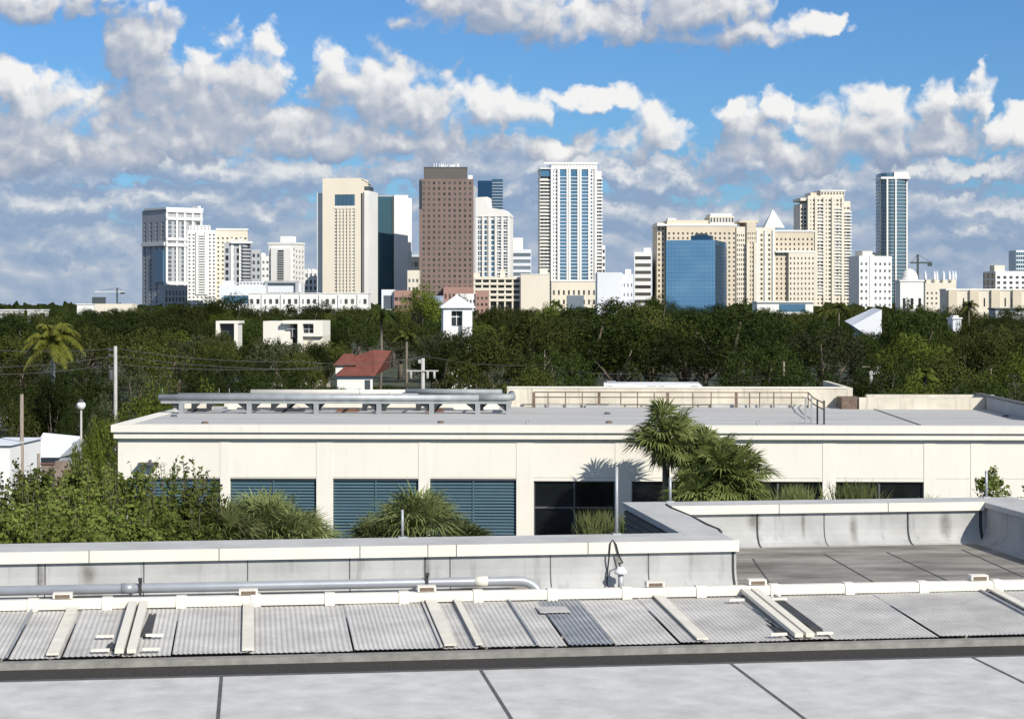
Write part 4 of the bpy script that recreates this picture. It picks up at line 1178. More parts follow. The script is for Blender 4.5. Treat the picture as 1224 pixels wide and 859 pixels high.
t.block(W + .02, x1 + 4, -1, 30, 0, t.z(271), 't_cream', (5, 19, .5, .5, 'g_brown', .06, .05)); t.block(x1 + 4.02, x2, -2.4, 30, 0, t.z(266), 't_tan', (4, 20, .42, .42, 'g_brown', .08, .05))
t.piers([x1 + 4.6, x2 - .6], 1.5, -3.2, -2.42, 0, t.z(290), 't_cream')
t.block(x2 + .02, x3, -1, 30, 0, t.z(272), 't_cream', (5, 19, .55, .5, 'g_brown', .05, .05)); t.piers([x2 + 1.0, (x2 + x3) / 2, x3 - 1.0], 1.1, -1.8, -1.01, 0, t.z(275), 't_white')
t.box('attic', t.x(884), t.x(907), 0, 26, t.z(266) + .02, t.z(263.5), 't_tan')
b = MB(); cx, cz, hw = (t.x(914) + t.x(938)) / 2, t.z(271.9), (t.x(938) - t.x(914)) / 2
b.v = [(cx - hw, 0, cz), (cx + hw, 0, cz), (cx + hw, 2 * hw, cz), (cx - hw, 2 * hw, cz), (cx, hw, t.z(249.5))]; b.f = [(0, 1, 4), (1, 2, 4), (2, 3, 4), (3, 0, 4), (3, 2, 1, 0)]; b.build('pyramid_roof', 'metal_pyramid', t.root)
t.block(x3 + .02, x5, 0, 32, 0, t.z(277), 't_tan', (9, 18, .38, .46, 'g_brown', .05, .05)); t.box('coping', x3 - 1, x5 + .4, -.5, 30, t.z(277), t.z(274.8), 't_white')
t.box('coping', x3 + .05, x5 + .2, -2.6, -.03, t.z(301.8), t.z(300), 't_white')
t.block(x4, x5, -2.4, -.04, 0, t.z(302), 't_cream', (7, 14, .36, .46, 'g_brown', .04, .05), None, None, 'front_wing')
t.done()

# -- blue mirrored building
t = Tower('mirrored_building', 'blue mirror glass office block reflecting the sky, in front of the cream complex', 796, 855, 930, -14, xs=868.5)
W = t.W; zt_ = t.z(287)
t.box('curtain_wall', 0, W, 0, t.dep, 0, zt_, 'g_mirror')
for k in range(16): z = t.z(365) + (zt_ - t.z(365)) * k / 16; t.piece('glass_joint', lambda b: b.box(-.02, W + .02, -.03, -.004, z, z + .07), 'g_deep')
for k in range(18): t.piece('glass_joint', lambda b: b.box(W * k / 18, W * k / 18 + .06, -.035, -.006, 0, zt_), 'g_deep')
t.box('side_glass', W + .01, W + .12, .05, t.dep - .05, 0, t.z(293), 'g_deep')  # darker glass over the side, its dimmer reflection put into the colour
t.block(W * .50, W * .90, 1, 10, zt_ + .01, t.z(281.5), 'g_deep', None, None, None, 'crown'); t.block(W * .58, W * .80, 1.6, 9, t.z(281.5), t.z(279), 'steel_dark', None, None, None, 'crown')
t.box('coping', -.05, W * .13, -.05, 3, zt_ - 1.2, zt_ + .6, 'far_pale') if False else None
t.done()
t = Tower('white_canopy_hall', 'low white hall with a dark window band right of the blue mirrored building', 905, 972, 800, 0, dep=16)
t.block(0, t.W, 0, 16, 0, t.z(361.5), 't_white', None); t.box('window_band', t.W * .40, t.W * .86, -.35, -.02, t.z(372), t.z(363.5), 'g_blue'); t.box('fascia', -.3, t.W + .3, -.8, 16, t.z(361.5), t.z(360), 't_white'); t.done()

# -- tall cream tower
t = Tower('cream_tower', 'tall cream tower with stacked balconies right of the pyramid roofed complex', 966, 1008, 1260, 4, dep=26)
W = t.W
t.block(0, W, 0, 26, 0, t.z(234), 't_cream', (9, 30, .56, .50, 'g_brown', .02, .05)); t.piers([W * .02, W * .22, W * .46, W * .70, W * .98], 1.7, -.9, -.01, 0, t.z(236), 't_cream')
t.floors(W * .25, W * .43, -.8, -.02, t.z(352), t.z(240), 28, 't_white', .3, .7); t.floors(W * .73, W * .95, -.8, -.02, t.z(352), t.z(246), 28, 't_white', .3, .7)
xl, xr_ = t.x(956.5, 4), t.x(1016.5, 4)
t.block(xl, -.02, 4, 24, 0, t.z(243), 't_cream', (2, 28, .62, .66, 'g_dark', .03, .05)); t.block(W + .02, xr_, 4, 24, 0, t.z(240), 't_cream', (2, 28, .7, .5, 'g_brown', .04, .05))
t.floors(W + .05, xr_ + .7, 2.8, 3.98, t.z(352), t.z(250), 27, 't_white', .3, .7)
t.box('roof_slab', xl - .5, W * .44, 1, 24, t.z(240), t.z(236.5), 't_cream'); t.box('roof_slab', W * .1, W * .4, 3, 20, t.z(234), t.z(230), 't_tan')
t.block(W * .36, W + 1, .4, 22, t.z(234) + .02, t.z(228.5), 't_cream', (8, 1, .5, .5, 'g_brown'), None, None, 'penthouse'); t.box('roof_slab', W * .34, W + 1.6, 0, 22, t.z(228.5), t.z(227), 't_white')
t.done()
# -- white gridded block
t = Tower('gridded_block', 'white square block with a window grid and shaded flank left of the slim glass tower', 1027, 1066, 1040, 24, xs=1014.5)
t.block(0, t.W, 0, t.dep, 0, t.z(306), 't_white', (7, 10, .46, .42, 'g_grey', .06, .05), None); t.box('roof_box', t.W * .2, t.W * .5, 3, 10, t.z(306), t.z(300), 't_cream'); t.box('roof_box', t.W * .55, t.W * .75, 3, 10, t.z(306), t.z(302), 'steel_dark')
t.block(t.W * .30, t.W * .44, -.6, -.02, 0, t.z(304.5), 't_white', None, None, None, 'stair_shaft'); t.done()
# -- slim glass tower
t = Tower('glass_tower', 'slim tall blue green glass tower with white edges, right of the gridded block', 1058, 1078, 1300, 0, dep=22)
W = t.W; xl, xr_ = t.x(1052, 5), t.x(1085, 5)
b = MB(); foot = [(xl, 9), (xl + 1.0, 4), (xl + 3.2, 1.0), (W * .35, -.6), (W * .7, -.6), (xr_ - 2.8, 1.0), (xr_ - .8, 4), (xr_, 9), (xr_, 20), (xl, 20)]
b.prism(foot, 0, t.z(212)); b.build('curtain_wall', 'g_slate', t.root)
for k in range(34):
    z = t.z(355) + (t.z(213) - t.z(355)) * k / 34
    t.piece('floor_slab', lambda b: b.prism([(x + (.35 if x > W / 2 else -.35), y - .35) for x, y in foot], z, z + .42), 't_grey')
for x, y in ((xl + .3, 5.5), (W * .12, -.5), (W * .62, -1.0), (xr_ - 1.2, 2.2)): t.box('pier', x - .5, x + .5, y - .6, y + .6, 0, t.z(214), 't_white')
t.box('roof_slab', xl - .4, xr_ + .4, -1.2, 20, t.z(214), t.z(211.5), 't_white'); b = MB(); b.prism([(x * .55 + xl * .4, y + .8) for x, y in foot], t.z(211.5), t.z(206.5)); b.build('crown', 'g_slate', t.root)
t.block(W * .55, xr_ - .4, .5, 12, t.z(211.5), t.z(205.5), 't_white', None, None, None, 'roof_box'); t.done()

# -- domed white building
t = Tower('domed_building', 'small white domed building with three tall dark windows, right of the slim glass tower', 1076, 1104, 950, 0, dep=12)
W = t.W
t.block(0, W, 0, 12, 0, t.z(336.5), 't_white', (3, 1, .36, .36, 'g_dark', .12, .30)); t.box('cornice', -.4, W + .4, -.4, 12.4, t.z(336.5), t.z(334.5), 't_white')
b = MB(); cx, cz, rr = W * .5, t.z(334.5), (t.x(1101) - t.x(1080)) / 2
b.lathe([(rr, cz), (rr, cz + .6)] + [(rr * .96 * math.cos(R(a)), cz + .6 + (t.z(320.5) - cz - .9) * math.sin(R(a))) for a in range(0, 81, 10)] + [(.3, t.z(320.5))], 28, cx, 6); b.build('dome', 't_white', t.root); t.done()
# -- spired cream building, low cream row, right-hand blocks
t = Tower('spired_building', 'low cream building with a row of small white roof cowls, right of the domed building', 1106, 1143, 1000, 0, dep=14)
W = t.W
t.block(0, W, 0, 14, 0, t.z(338), 't_cream', (7, 3, .4, .4, 'g_brown', .15, .55))
for k in range(4): x = W * (.04 + .27 * k); t.box('gable', x, x + W * .15, .5, 8, t.z(338), t.z(334), 't_cream')
for k, px in enumerate((1106, 1117, 1120, 1128, 1135, 1139, 1142)):
    x = t.x(px, 4); b = MB(); b.lathe([(.75, t.z(338)), (.75, t.z(330)), (.55, t.z(327)), (.15, t.z(323.5))], 10, x, 4); b.build('roof_cowl', 't_cool', t.root)
t.done()
t = Tower('office_row', 'long low cream office row with tall window slots at the right edge', 1131, 1224, 820, -3, dep=16)
W = t.W * 1.25
t.block(0, W, 0, 16, 0, t.z(347), 't_cream', (14, 2, .22, .62, 'g_dark', .1, .35)); t.box('coping', -.2, W + .2, -.3, 16, t.z(347), t.z(345), 't_white')
for k in range(5): x = W * (.02 + .22 * k); t.box('pavilion', x, x + W * .09, -1.2, -.02, 0, t.z(346.2), 't_tan')
t.done()
t = Tower('low_slab_roof', 'dark roofed low wing in front of the cream office row at right', 1190, 1224, 700, 0, dep=10)
t.block(0, t.W * 1.5, 0, 10, 0, t.z(370), 't_grey', (8, 1, .6, .4, 'g_dark', .2, .6)); t.box('roof_slab', -.4, t.W * 1.5, -.5, 10, t.z(370), t.z(368), 'steel_dark'); t.done()
t = Tower('dark_glass_block', 'white and dark glass block standing above the cream office row at right', 1190, 1224, 1100, 5, xs=1175)
W = t.W * 1.3
t.block(0, W, 0, t.dep, 0, t.z(324), 't_white', (6, 5, .5, .5, 'g_dark', .06, .5), (3, 6, .9, .8, 'g_dark', .02, .3)); t.box('roof_box', 0, W * .28, 2, 10, t.z(324), t.z(317), 't_cream'); t.done()
t = Tower('edge_tower', 'green glass tower cut by the right edge of the photo', 1214.5, 1224, 1350, 0, dep=20)
t.block(0, t.W * 2.2, 0, 20, 0, t.z(299), 't_cool', (8, 14, .86, .7, 'g_teal', .02, .2)); t.done()

# -- far left low buildings
t = Tower('low_cream_block', 'low cream block with a dark roof box on the horizon left of the skyline', 113, 158, 900, 0, dep=12)
t.block(0, t.W, 0, 12, 0, t.z(363), 't_cream', (10, 1, .7, .35, 'g_grey', .3, .7)); t.box('roof_box', -1.6, t.W * .19, 2, 9, t.z(363), t.z(355), 'steel_dark'); t.done()
for i, (xa, xb, yt, D) in enumerate(((0, 21, 371, 760), (33, 51, 371, 780), (92, 112, 364, 1000))):
    lab = ('flat white roofed low building at the far left edge of the horizon', 'flat white roofed low building on the horizon, above the coconut palm', 'white low building on the horizon beside the low cream block')[i]
    t = Tower('low_white_building', lab, xa, xb, D, 0, dep=10, group='low white buildings on the left horizon')
    t.block(0, t.W, 0, 10, 0, t.z(yt), 't_white', (5, 1, .7, .3, 'g_dark', .5, .3)); t.box('roof_slab', -.4, t.W + .4, -.4, 10.4, t.z(yt), t.z(yt - 1.2), 't_white'); t.done()


def crane(px, D, y_top, jib0, jib1, y_jib, label):
    b_ = P(px, y_top, D); t0 = thing('tower_crane', label, 'crane', (b_.x, D, 0))
    h = b_.z; s_ = D / F
    m = MB(); m.box(-.6, .6, -.6, .6, 0, h); m.build('mast', 'steel_dark', t0)
    zj = CZ - (y_jib - HY) / F * D
    m = MB(); m.box((jib0 - px) * s_, (jib1 - px) * s_, -.5, .5, zj - .5, zj + .5); m.build('jib', 'far_pale' if px < 300 else 'steel_dark', t0)
    m = MB(); m.box((jib1 - px - 5) * s_, (jib1 - px) * s_, -.8, .8, zj - 2.2, zj - .5); m.build('counterweight', 'steel_dark', t0)
    m = MB(); m.beam((0, 0, h), ((jib0 - px) * s_ * .8, 0, zj + .5), .25, .25); m.beam((0, 0, h), ((jib1 - px) * s_ * .9, 0, zj + .5), .25, .25); m.build('tie', 'steel_dark', t0)


crane(1097, 1250, 304, 1088, 1114, 314, 'dark tower crane standing behind the domed building')
crane(140, 1700, 344, 113, 149, 348.5, 'pale thin tower crane on the horizon left of the skyline')

# ------------------------------------------------------------------ houses among the trees
def house(name, label, xa, xb, D, rot, dep):
    return Tower(name, label, xa, xb, D, rot, dep=dep, cat='house')


t = house('gatehouse', 'small white gabled tower house with a recessed dark window, standing among the trees', 530, 564.5, 330, 6, 5)
W = t.W; ze = t.z(368)
b = MB(); z0 = 0
b.box(0, W * .28, 0, 5, 0, ze); b.box(W * .66, W, 0, 5, 0, ze); b.box(W * .281, W * .659, 0, 5, ze - .5, ze - .001); b.box(W * .281, W * .659, 1.2, 5, 0, ze - .51); b.build('wall', 'white_paint', t.root)
b = MB(); b.box(W * .30, W * .64, 1.05, 1.19, t.z(389), ze - .55); fr = b.build('window', 'g_dark', t.root)
b = MB(); b.box(W * .46, W * .48, 1.0, 1.049, t.z(389), ze - .55); b.box(W * .30, W * .64, .98, .999, t.z(379), t.z(378)); b.build('mullion', 'white_paint', fr)
b = MB(); b.v = [(-.5, -.5, ze), (W + .5, -.5, ze), (W + .5, 5.5, ze), (-.5, 5.5, ze), (W * .5, 2.5, t.z(352)), (-.5, -.5, ze + .18), (W + .5, -.5, ze + .18), (W + .5, 5.5, ze + .18), (-.5, 5.5, ze + .18)]
b.f = [(3, 2, 1, 0), (0, 1, 6, 5), (1, 2, 7, 6), (2, 3, 8, 7), (3, 0, 5, 8), (5, 6, 4), (6, 7, 4), (7, 8, 4), (8, 5, 4)]; b.build('roof', 'white_paint', t.root)
t.done()
t = house('white_villa', 'modern white flat roofed villa with deep dark openings among the trees at left', 313, 386, 300, -4, 8)
W = t.W; zt_ = t.z(383)
b = MB(); b.box(0, W * .45, 1, 8, 0, zt_ - .1); b.build('wall', 'cream_stucco', t.root)
b = MB(); x1, x2, x3, x4, x5 = (t.x(p) for p in (341, 356, 362, 375, 386))
b.box(x1, x2, 2, 8, t.z(404), zt_ - .5); b.box(x3, x4, .8, 8, t.z(397), t.z(388)); b.build('window', 'g_dark', t.root)
b = MB(); b.box(x1 - .4, x5, -.2, 7, zt_ - .5, zt_); b.build('roof_slab', 'cream_stucco', t.root)
b = MB(); b.box(x2, x3, -.2, 7, 0, zt_ - .501); b.build('wall', 'cream_stucco', t.root); b = MB(); b.box(x4, x5, -.2, 7, t.z(402), zt_ - .501); b.build('wall', 'cream_stucco', t.root)
b = MB(); b.box(x3 + .01, x4 - .01, -.2, 6, t.z(402), t.z(398)); b.build('balcony_front', 'cream_stucco', t.root); b = MB(); b.box(x3, x5, .5, 7, 0, t.z(402.2)); b.build('wall', 't_cream', t.root)
b = MB(); b.box(t.x(327), t.x(351), -3, -1, 0, t.z(405)); b.box(t.x(336), t.x(342), -3, -1, t.z(405), t.z(399)); b.build('porch', 'cream_stucco', t.root)
for xa_, xb_ in ((x1, x2), (x3, x4)):
    b = MB(); b.box((xa_ + xb_) / 2 - .05, (xa_ + xb_) / 2 + .05, .6, .79, t.z(403), zt_ - .55); b.box(xa_ + .02, xb_ - .02, .6, .79, t.z(393.5), t.z(392.8)); b.build('window_frame', 't_grey', t.root)
t.done()
t = house('white_pergola_house', 'small white house frame with a square dark opening left of the white villa', 258, 286, 310, 0, 6)
W = t.W
b = MB(); b.box(0, W, 0, 6, t.z(386.5), t.z(383.5)); b.build('roof_slab', 'cream_stucco', t.root); b = MB(); b.box(0, .6, 0, 5, 0, t.z(386.6)); b.build('wall', 'cream_stucco', t.root); b = MB(); b.box(W * .78, W * .78 + .6, 0, 5, 0, t.z(386.6)); b.build('wall', 'cream_stucco', t.root)
b = MB(); b.box(.61, W * .78 - .01, 1.5, 5, 0, t.z(386.7)); b.build('window', 'g_dark', t.root); t.done()
t = house('red_roof_house', 'cream stucco house with a red tiled hip roof among the trees', 403, 449, 235, 4, 9)
W = t.W; ze = t.z(449)
t.block(0, W * .92, 0, 9, 0, ze, 't_white', None)
b = MB(); b.box(W * .72, W * .86, -.06, -.01, 0, t.z(454)); b.build('door', 'g_dark', t.root)
zr = t.z(420); zr2 = t.z(428)
b = MB(); xr1, xr2 = t.x(441, 5), t.x(468, 5)
b.v = [(-.2, -.6, ze), (W * .98, -.6, ze), (W * 1.38, 9.5, ze + .6), (-.2, 9.5, ze + .6), (xr1 - 1.6, 4.5, zr2 + .2), (xr2, 4.8, zr), (xr1 + .6, 4.6, zr + .1), (W * .75, -.2, ze + .1)]
b.f = [(0, 1, 5, 6, 4), (1, 2, 5), (2, 3, 4, 6, 5), (3, 0, 4), (0, 3, 2, 1)]; b.build('roof', 'tile_red', t.root)
b = MB(); zl_ = t.z(437); x0 = t.x(398, 1)
b.v = [(x0, 1.5, zl_), (W * .5, 1.5, zl_), (W * .5, 8, zl_), (x0, 8, zl_), (x0 + 1.2, 5, t.z(424)), (W * .42, 5, t.z(423.5))]; b.f = [(0, 1, 5, 4), (1, 2, 5), (2, 3, 4, 5), (3, 0, 4), (3, 2, 1, 0)]; b.build('roof', 'tile_red', t.root)
b = MB(); b.box(x0 + .3, W * .4, 1.9, 7, 0, zl_ - .01); b.build('wall', 't_white', t.root)
t.done()
t = house('white_gable_house', 'white sloping roof of a house showing between the trees at right', 1019, 1054, 420, 0, 10)
W = t.W
b = MB(); b.v = [(0, 0, t.z(389)), (W * .55, 0, t.z(402)), (W, 0, t.z(398)), (W, 0, t.z(370)), (0, 10, t.z(384)), (W, 10, t.z(368)), (W * .55, 10, t.z(402))]; b.f = [(0, 1, 2, 3), (0, 3, 5, 4), (4, 5, 6), (3, 2, 6, 5)]; b.build('roof', 't_cool', t.root)
b = MB(); b.box(W * .3, W * .98, 1, 9, 0, t.z(398)); b.build('wall', 't_cool', t.root); t.done()
for i, (xa, xb, yt, D, lab) in enumerate(((1139, 1149, 377, 420, 'tiny white gabled house between the round dark tree and the right edge trees'),)):
    t = house('small_white_house', lab, xa, xb, D, 0, 5)
    t.block(0, t.W, 0, 5, 0, t.z(yt + 4), 't_cool', (2, 1, .4, .4, 'g_dark', .2, .5)); b = MB(); b.prism([(-.2, -.3), (t.W + .2, -.3), (t.W + .2, 5.3), (-.2, 5.3)], t.z(yt + 4), t.z(yt + 2.5)); b.prism([(t.W * .2, 1), (t.W * .8, 1), (t.W * .8, 4), (t.W * .2, 4)], t.z(yt + 2.5), t.z(yt)); b.build('roof', 'white_paint', t.root); t.done()
# bottom-left yard
t = house('white_shed', 'white flat sided shed behind the shrubs at the left edge', -30, 12, 118, -4, 5)
t.block(0, t.W, 0, 6, 0, t.z(532), 'white_paint', (2, 1, .3, .25, 'g_dark', .3, .5)); t.box('roof_slab', -.15, t.W + .15, -.2, 6, t.z(532), t.z(530.5), 't_cool'); t.done()
t = house('blue_roof_house', 'small house with a bluish grey roof above the white shed at the left edge', -12, 17, 150, 0, 6)
t.block(0, t.W, 0, 6, 0, t.z(514), 't_grey', (2, 1, .5, .3, 'g_dark', .2, .6)); b = MB(); z0, z1 = t.z(514), t.z(501)
b.v = [(-.3, -.4, z0), (t.W + .3, -.4, z0), (t.W + .3, 6.4, z0), (-.3, 6.4, z0), (-.3, 3, z1), (t.W + .3, 3, z1)]; b.f = [(0, 1, 5, 4), (2, 3, 4, 5), (1, 2, 5), (3, 0, 4), (3, 2, 1, 0)]; b.build('roof', 't_cool', t.root); t.done()
t = house('pale_roof_shed', 'low shed with a pale sloping metal roof beside the globe lamp post', 42, 80, 126, 0, 7)
W = t.W; b = MB(); z0, z1 = t.z(546), t.z(521)
b.v = [(-.3, -.4, z0), (W * .8, -.4, z0), (W + .2, 3.4, z1 - .25), (-.3, 3.4, z1), (-.3, 7, z0), (W, 7, z0)]; b.f = [(0, 1, 2, 3), (3, 2, 5, 4), (1, 5, 2), (0, 3, 4), (0, 4, 5, 1)]
b.build('roof', 't_cool', t.root)
b = MB(); b.box(0, W * .78, .3, 6.5, 0, z0 - .01); b.build('wall', 't_grey', t.root); t.done()
wl = thing('brick_wall', 'weathered broken brick yard wall behind the left shrubs', 'wall', (*P(80, 0, 112).xy, 0))
b = MB(); zz = lambda py: CZ - (py - HY) / F * 112
b.box(-1.5, -.7, 0, .4, 0, zz(555)); b.box(-.699, .1, .02, .4, 0, zz(551)); b.box(.101, .75, 0, .38, 0, zz(558)); b.box(.751, 1.3, .02, .4, 0, zz(553.5)); b.build('wall_panel', 'brick_weathered', wl); b = MB(); b.box(-.65, -.1, -.3, -.01, 0, zz(560)); b.build('wall_pier', 'brick_weathered', wl); b = MB(); b.box(-1.55, -.72, -.08, .48, zz(555) + .002, zz(553.5)); b.build('wall_coping', 'rust', wl)

# ------------------------------------------------------------------ poles, lamp, wires, coach
def post(name, label, cat, px, y0, D, r0, r1, m, n=10):
    b_ = P(px, y0, D); t0 = thing(name, label, cat, (b_.x, D, 0))
    s_ = MB(); s_.tube([(0, 0, 0), (0, 0, b_.z)], [r0, r1], n); s_.build('shaft', m, t0)
    return t0, b_.z


up1, h1 = post('utility_pole', 'pale concrete utility pole with insulators at left, above the bright green tree', 'utility pole', 138, 413.5, 170, .19, .15, 'concrete_pole')
for dz in (.35, .8, 1.9, 2.3):
    s = MB(); s.beam((-.55, 0, h1 - dz), (-.1, 0, h1 - dz), .10, .10); s.lathe([(.07, h1 - dz - .16), (.1, h1 - dz), (.06, h1 - dz + .14)], 8, -.55, 0); s.build('insulator', 'wire', up1)
s = MB(); s.lathe([(.2, h1 - 3.0), (.22, h1 - 2.9), (.22, h1 - 2.2), (.2, h1 - 2.1)], 10, -.42, .1); s.build('transformer', 'wire', up1)
up2, h2 = post('utility_pole', 'grey utility pole with one wide crossarm rising behind the duct rack', 'utility pole', 505.5, 428, 185, .22, .18, 'concrete_pole')
s = MB(); zc = CZ - (443 - HY) / F * 185; s.beam((-1.55, -.2, zc), (1.5, -.2, zc), .12, .14); s.build('crossarm', 'concrete_pole', up2)
for x in (-1.15, .45, 1.1):
    s = MB(); s.lathe([(.09, zc - .75), (.12, zc - .7), (.12, zc - .1), (.05, zc - .05)], 8, x, -.2); s.build('cutout', 'concrete_pole', up2)
s = MB(); s.beam((-.45, 0, h2 - .3), (0, 0, h2 - .3), .1, .35); s.build('insulator', 'concrete_pole', up2)
up3, h3 = post('utility_pole', 'bare weathered wooden pole beside the white shed at left', 'utility pole', 26, 471, 120, .15, .11, 'wood_pole')
up4, h4 = post('utility_pole', 'thin brown pole behind the back parapet at right of centre', 'utility pole', 937, 432, 190, .14, .1, 'wood_pole')
up5, h5 = post('utility_pole', 'pale stub pole with a short arm near the parapet step at right', 'utility pole', 1041, 443, 190, .2, .18, 'concrete_pole')
s = MB(); s.beam((-.9, -.1, h5 + .4), (1.0, -.1, h5 + .4), .1, .1); s.tube([(0, 0, h5), (0, 0, h5 + .45)], .1, 8); s.build('crossarm', 'wood_pole', up5)
up6, h6 = post('utility_pole', 'thin pale pole among the dark trees near the photo centre', 'utility pole', 651, 419, 210, .10, .08, 'wood_pole')
up7, h7 = post('utility_pole', 'slender brown pole in front of the bright trees near the right edge', 'utility pole', 1184, 440, 190, .16, .12, 'wood_pole')
post('stub_post', 'short pale post standing in the shrubs left of the cream building', 'post', 46, 542, 105, .09, .08, 'wood_pole')
lp, hl = post('lamp_post', 'street lamp with a white globe on a thin pale post at left', 'street lamp', 97, 488, 112, .075, .06, 'concrete_pole')
s = MB(); s.lathe([(.10, hl - .08), (.2, hl), (.26, hl + .14), (.26, hl + .26), (.18, hl + .36), (.05, hl + .40)], 16); s.build('globe', 'lamp_white', lp)
s = MB(); s.lathe([(.20, hl + .37), (.12, hl + .46), (.03, hl + .56)], 12); s.build('lamp_cap', 'wire', lp)
fl = thing('flood_light', 'double floodlight bracket just right of the crossarm pole behind the duct rack', 'floodlight', (*P(546, 0, 185).xy, 0))
zq = CZ - (459 - HY) / F * 185; s = MB(); s.beam((-1.0, 0, zq), (1.0, 0, zq), .12, .14); s.build('crossarm', 'concrete_pole', fl)
for x in (-.9, 0, .9):
    s = MB(); s.box(x - .10, x + .10, -.1, .1, zq + .071, zq + (.9 if x == 0 else .45)); s.build('lamp_head', 'concrete_pole', fl)
s = MB(); s.tube([(0, 0, 0), (0, 0, zq - .05)], .1, 8); s.build('shaft', 'wood_pole', fl)


def wire(name, label, pts, r=.022, sag=.4):
    out = []
    for a, b in zip(pts, pts[1:]):
        for k in range(12):
            u = k / 12; q = a.lerp(b, u); q.z -= sag * 4 * u * (1 - u); out.append(q)
    out.append(pts[-1]); m = MB(); m.tube(out, r, 5)
    tag(m.build(name, 'wire'), label, 'power line', 'power lines across the trees')


for i, (pts, lab) in enumerate((
        (((-60, 413, 165), (138, 416, 170), (360, 432, 178), (505, 427, 185)), 'topmost power line strung from the concrete pole to the crossarm pole'),
        (((-60, 438, 165), (137, 425, 170), (395, 441, 180)), 'middle power line strung from the concrete pole over the trees'),
        (((-60, 446, 165), (137, 435, 170), (395, 438, 180)), 'lowest power line strung from the concrete pole at left'),
        (((455, 424, 183), (505, 425, 185), (651, 436, 200), (760, 446, 205)), 'power line running right from the top of the crossarm pole'),
        (((760, 448, 200), (937, 447, 190), (1041, 452, 190), (1224, 446, 190)), 'power line passing the thin brown pole above the back parapet'),
        (((700, 456, 200), (937, 451, 190), (1041, 444, 190), (1290, 446, 190)), 'second power line ending at the stub pole at right'))):
    wire('power_line', lab, [P(*q) for q in pts])

co = thing('coach', 'white coach seen behind the back parapet, only its roof and top windows showing', 'coach', (*P(783, 0, 260).xy, 0))
hw = (845 - 722) / 2 / F * 260; zt_ = CZ - (456.5 - HY) / F * 260
b = MB(); b.sweep_x([(-1.25, .5), (-1.28, zt_ - .5), (-1.1, zt_ - .1), (-.8, zt_), (.8, zt_), (1.1, zt_ - .1), (1.28, zt_ - .5), (1.25, .5)], -hw, hw - 1.2, 1)
i = len(b.v); b.v += [(hw - 1.2, -1.25, .5), (hw - 1.2, -1.28, zt_ - .5), (hw - 1.2, -.8, zt_), (hw - 1.2, .8, zt_), (hw - 1.2, 1.28, zt_ - .5), (hw - 1.2, 1.25, .5), (hw, -1.2, .5), (hw, -1.2, zt_ - 1.2), (hw, 1.2, zt_ - 1.2), (hw, 1.2, .5)]
b.f += [(i, i + 6, i + 7, i + 1), (i + 1, i + 7, i + 2), (i + 2, i + 7, i + 8, i + 3), (i + 3, i + 8, i + 4), (i + 4, i + 8, i + 9, i + 5), (i + 6, i + 9, i + 8, i + 7)]
b.build('body', 'vehicle_white', co)
for x0, x1 in ((-hw + .3, -hw + 1.2), (-1.2, .1), (.4, 1.2), (hw - 2.2, hw - 1.3)):
    b = MB(); b.box(x0, x1, -1.31, -1.285, zt_ - 1.0, zt_ - .48); b.build('window', 'glass_black', co)
b = MB(); b.box(-hw + .4, -hw + 1.6, -.9, .9, zt_, zt_ + .16); b.build('roof_unit', 'galvanised', co)
for x in (-hw + 2, hw - 2.6):
    for y in (-1.05, 1.05):
        b = MB(); b.tube([(x, y - .14, .5), (x, y + .14, .5)], .5, 16); b.build('wheel', 'black_rubber', co)

# ------------------------------------------------------------------ vegetation
def add_leaf(b, c, n, s, rnd, asp=.55):
    """one pointed leaf-sized face"""
    a = n.cross(Vector((rnd.uniform(-1, 1), rnd.uniform(-1, 1), rnd.uniform(-1, 1))))
    if a.length < 1e-3: a = Vector((1, 0, 0))
    a.normalize(); d = n.cross(a)
    i = len(b.v)
    b.v += [tuple(c - a * s), tuple(c + d * (s * asp)), tuple(c + a * s), tuple(c - d * (s * asp))]
    b.f.append((i, i + 1, i + 2, i + 3))


def rdir(rnd, zmin=-1.0):
    while True:
        v = Vector((rnd.gauss(0, 1), rnd.gauss(0, 1), rnd.gauss(0, 1)))
        if v.length > .01:
            v.normalize()
            if v.z >= zmin: return v


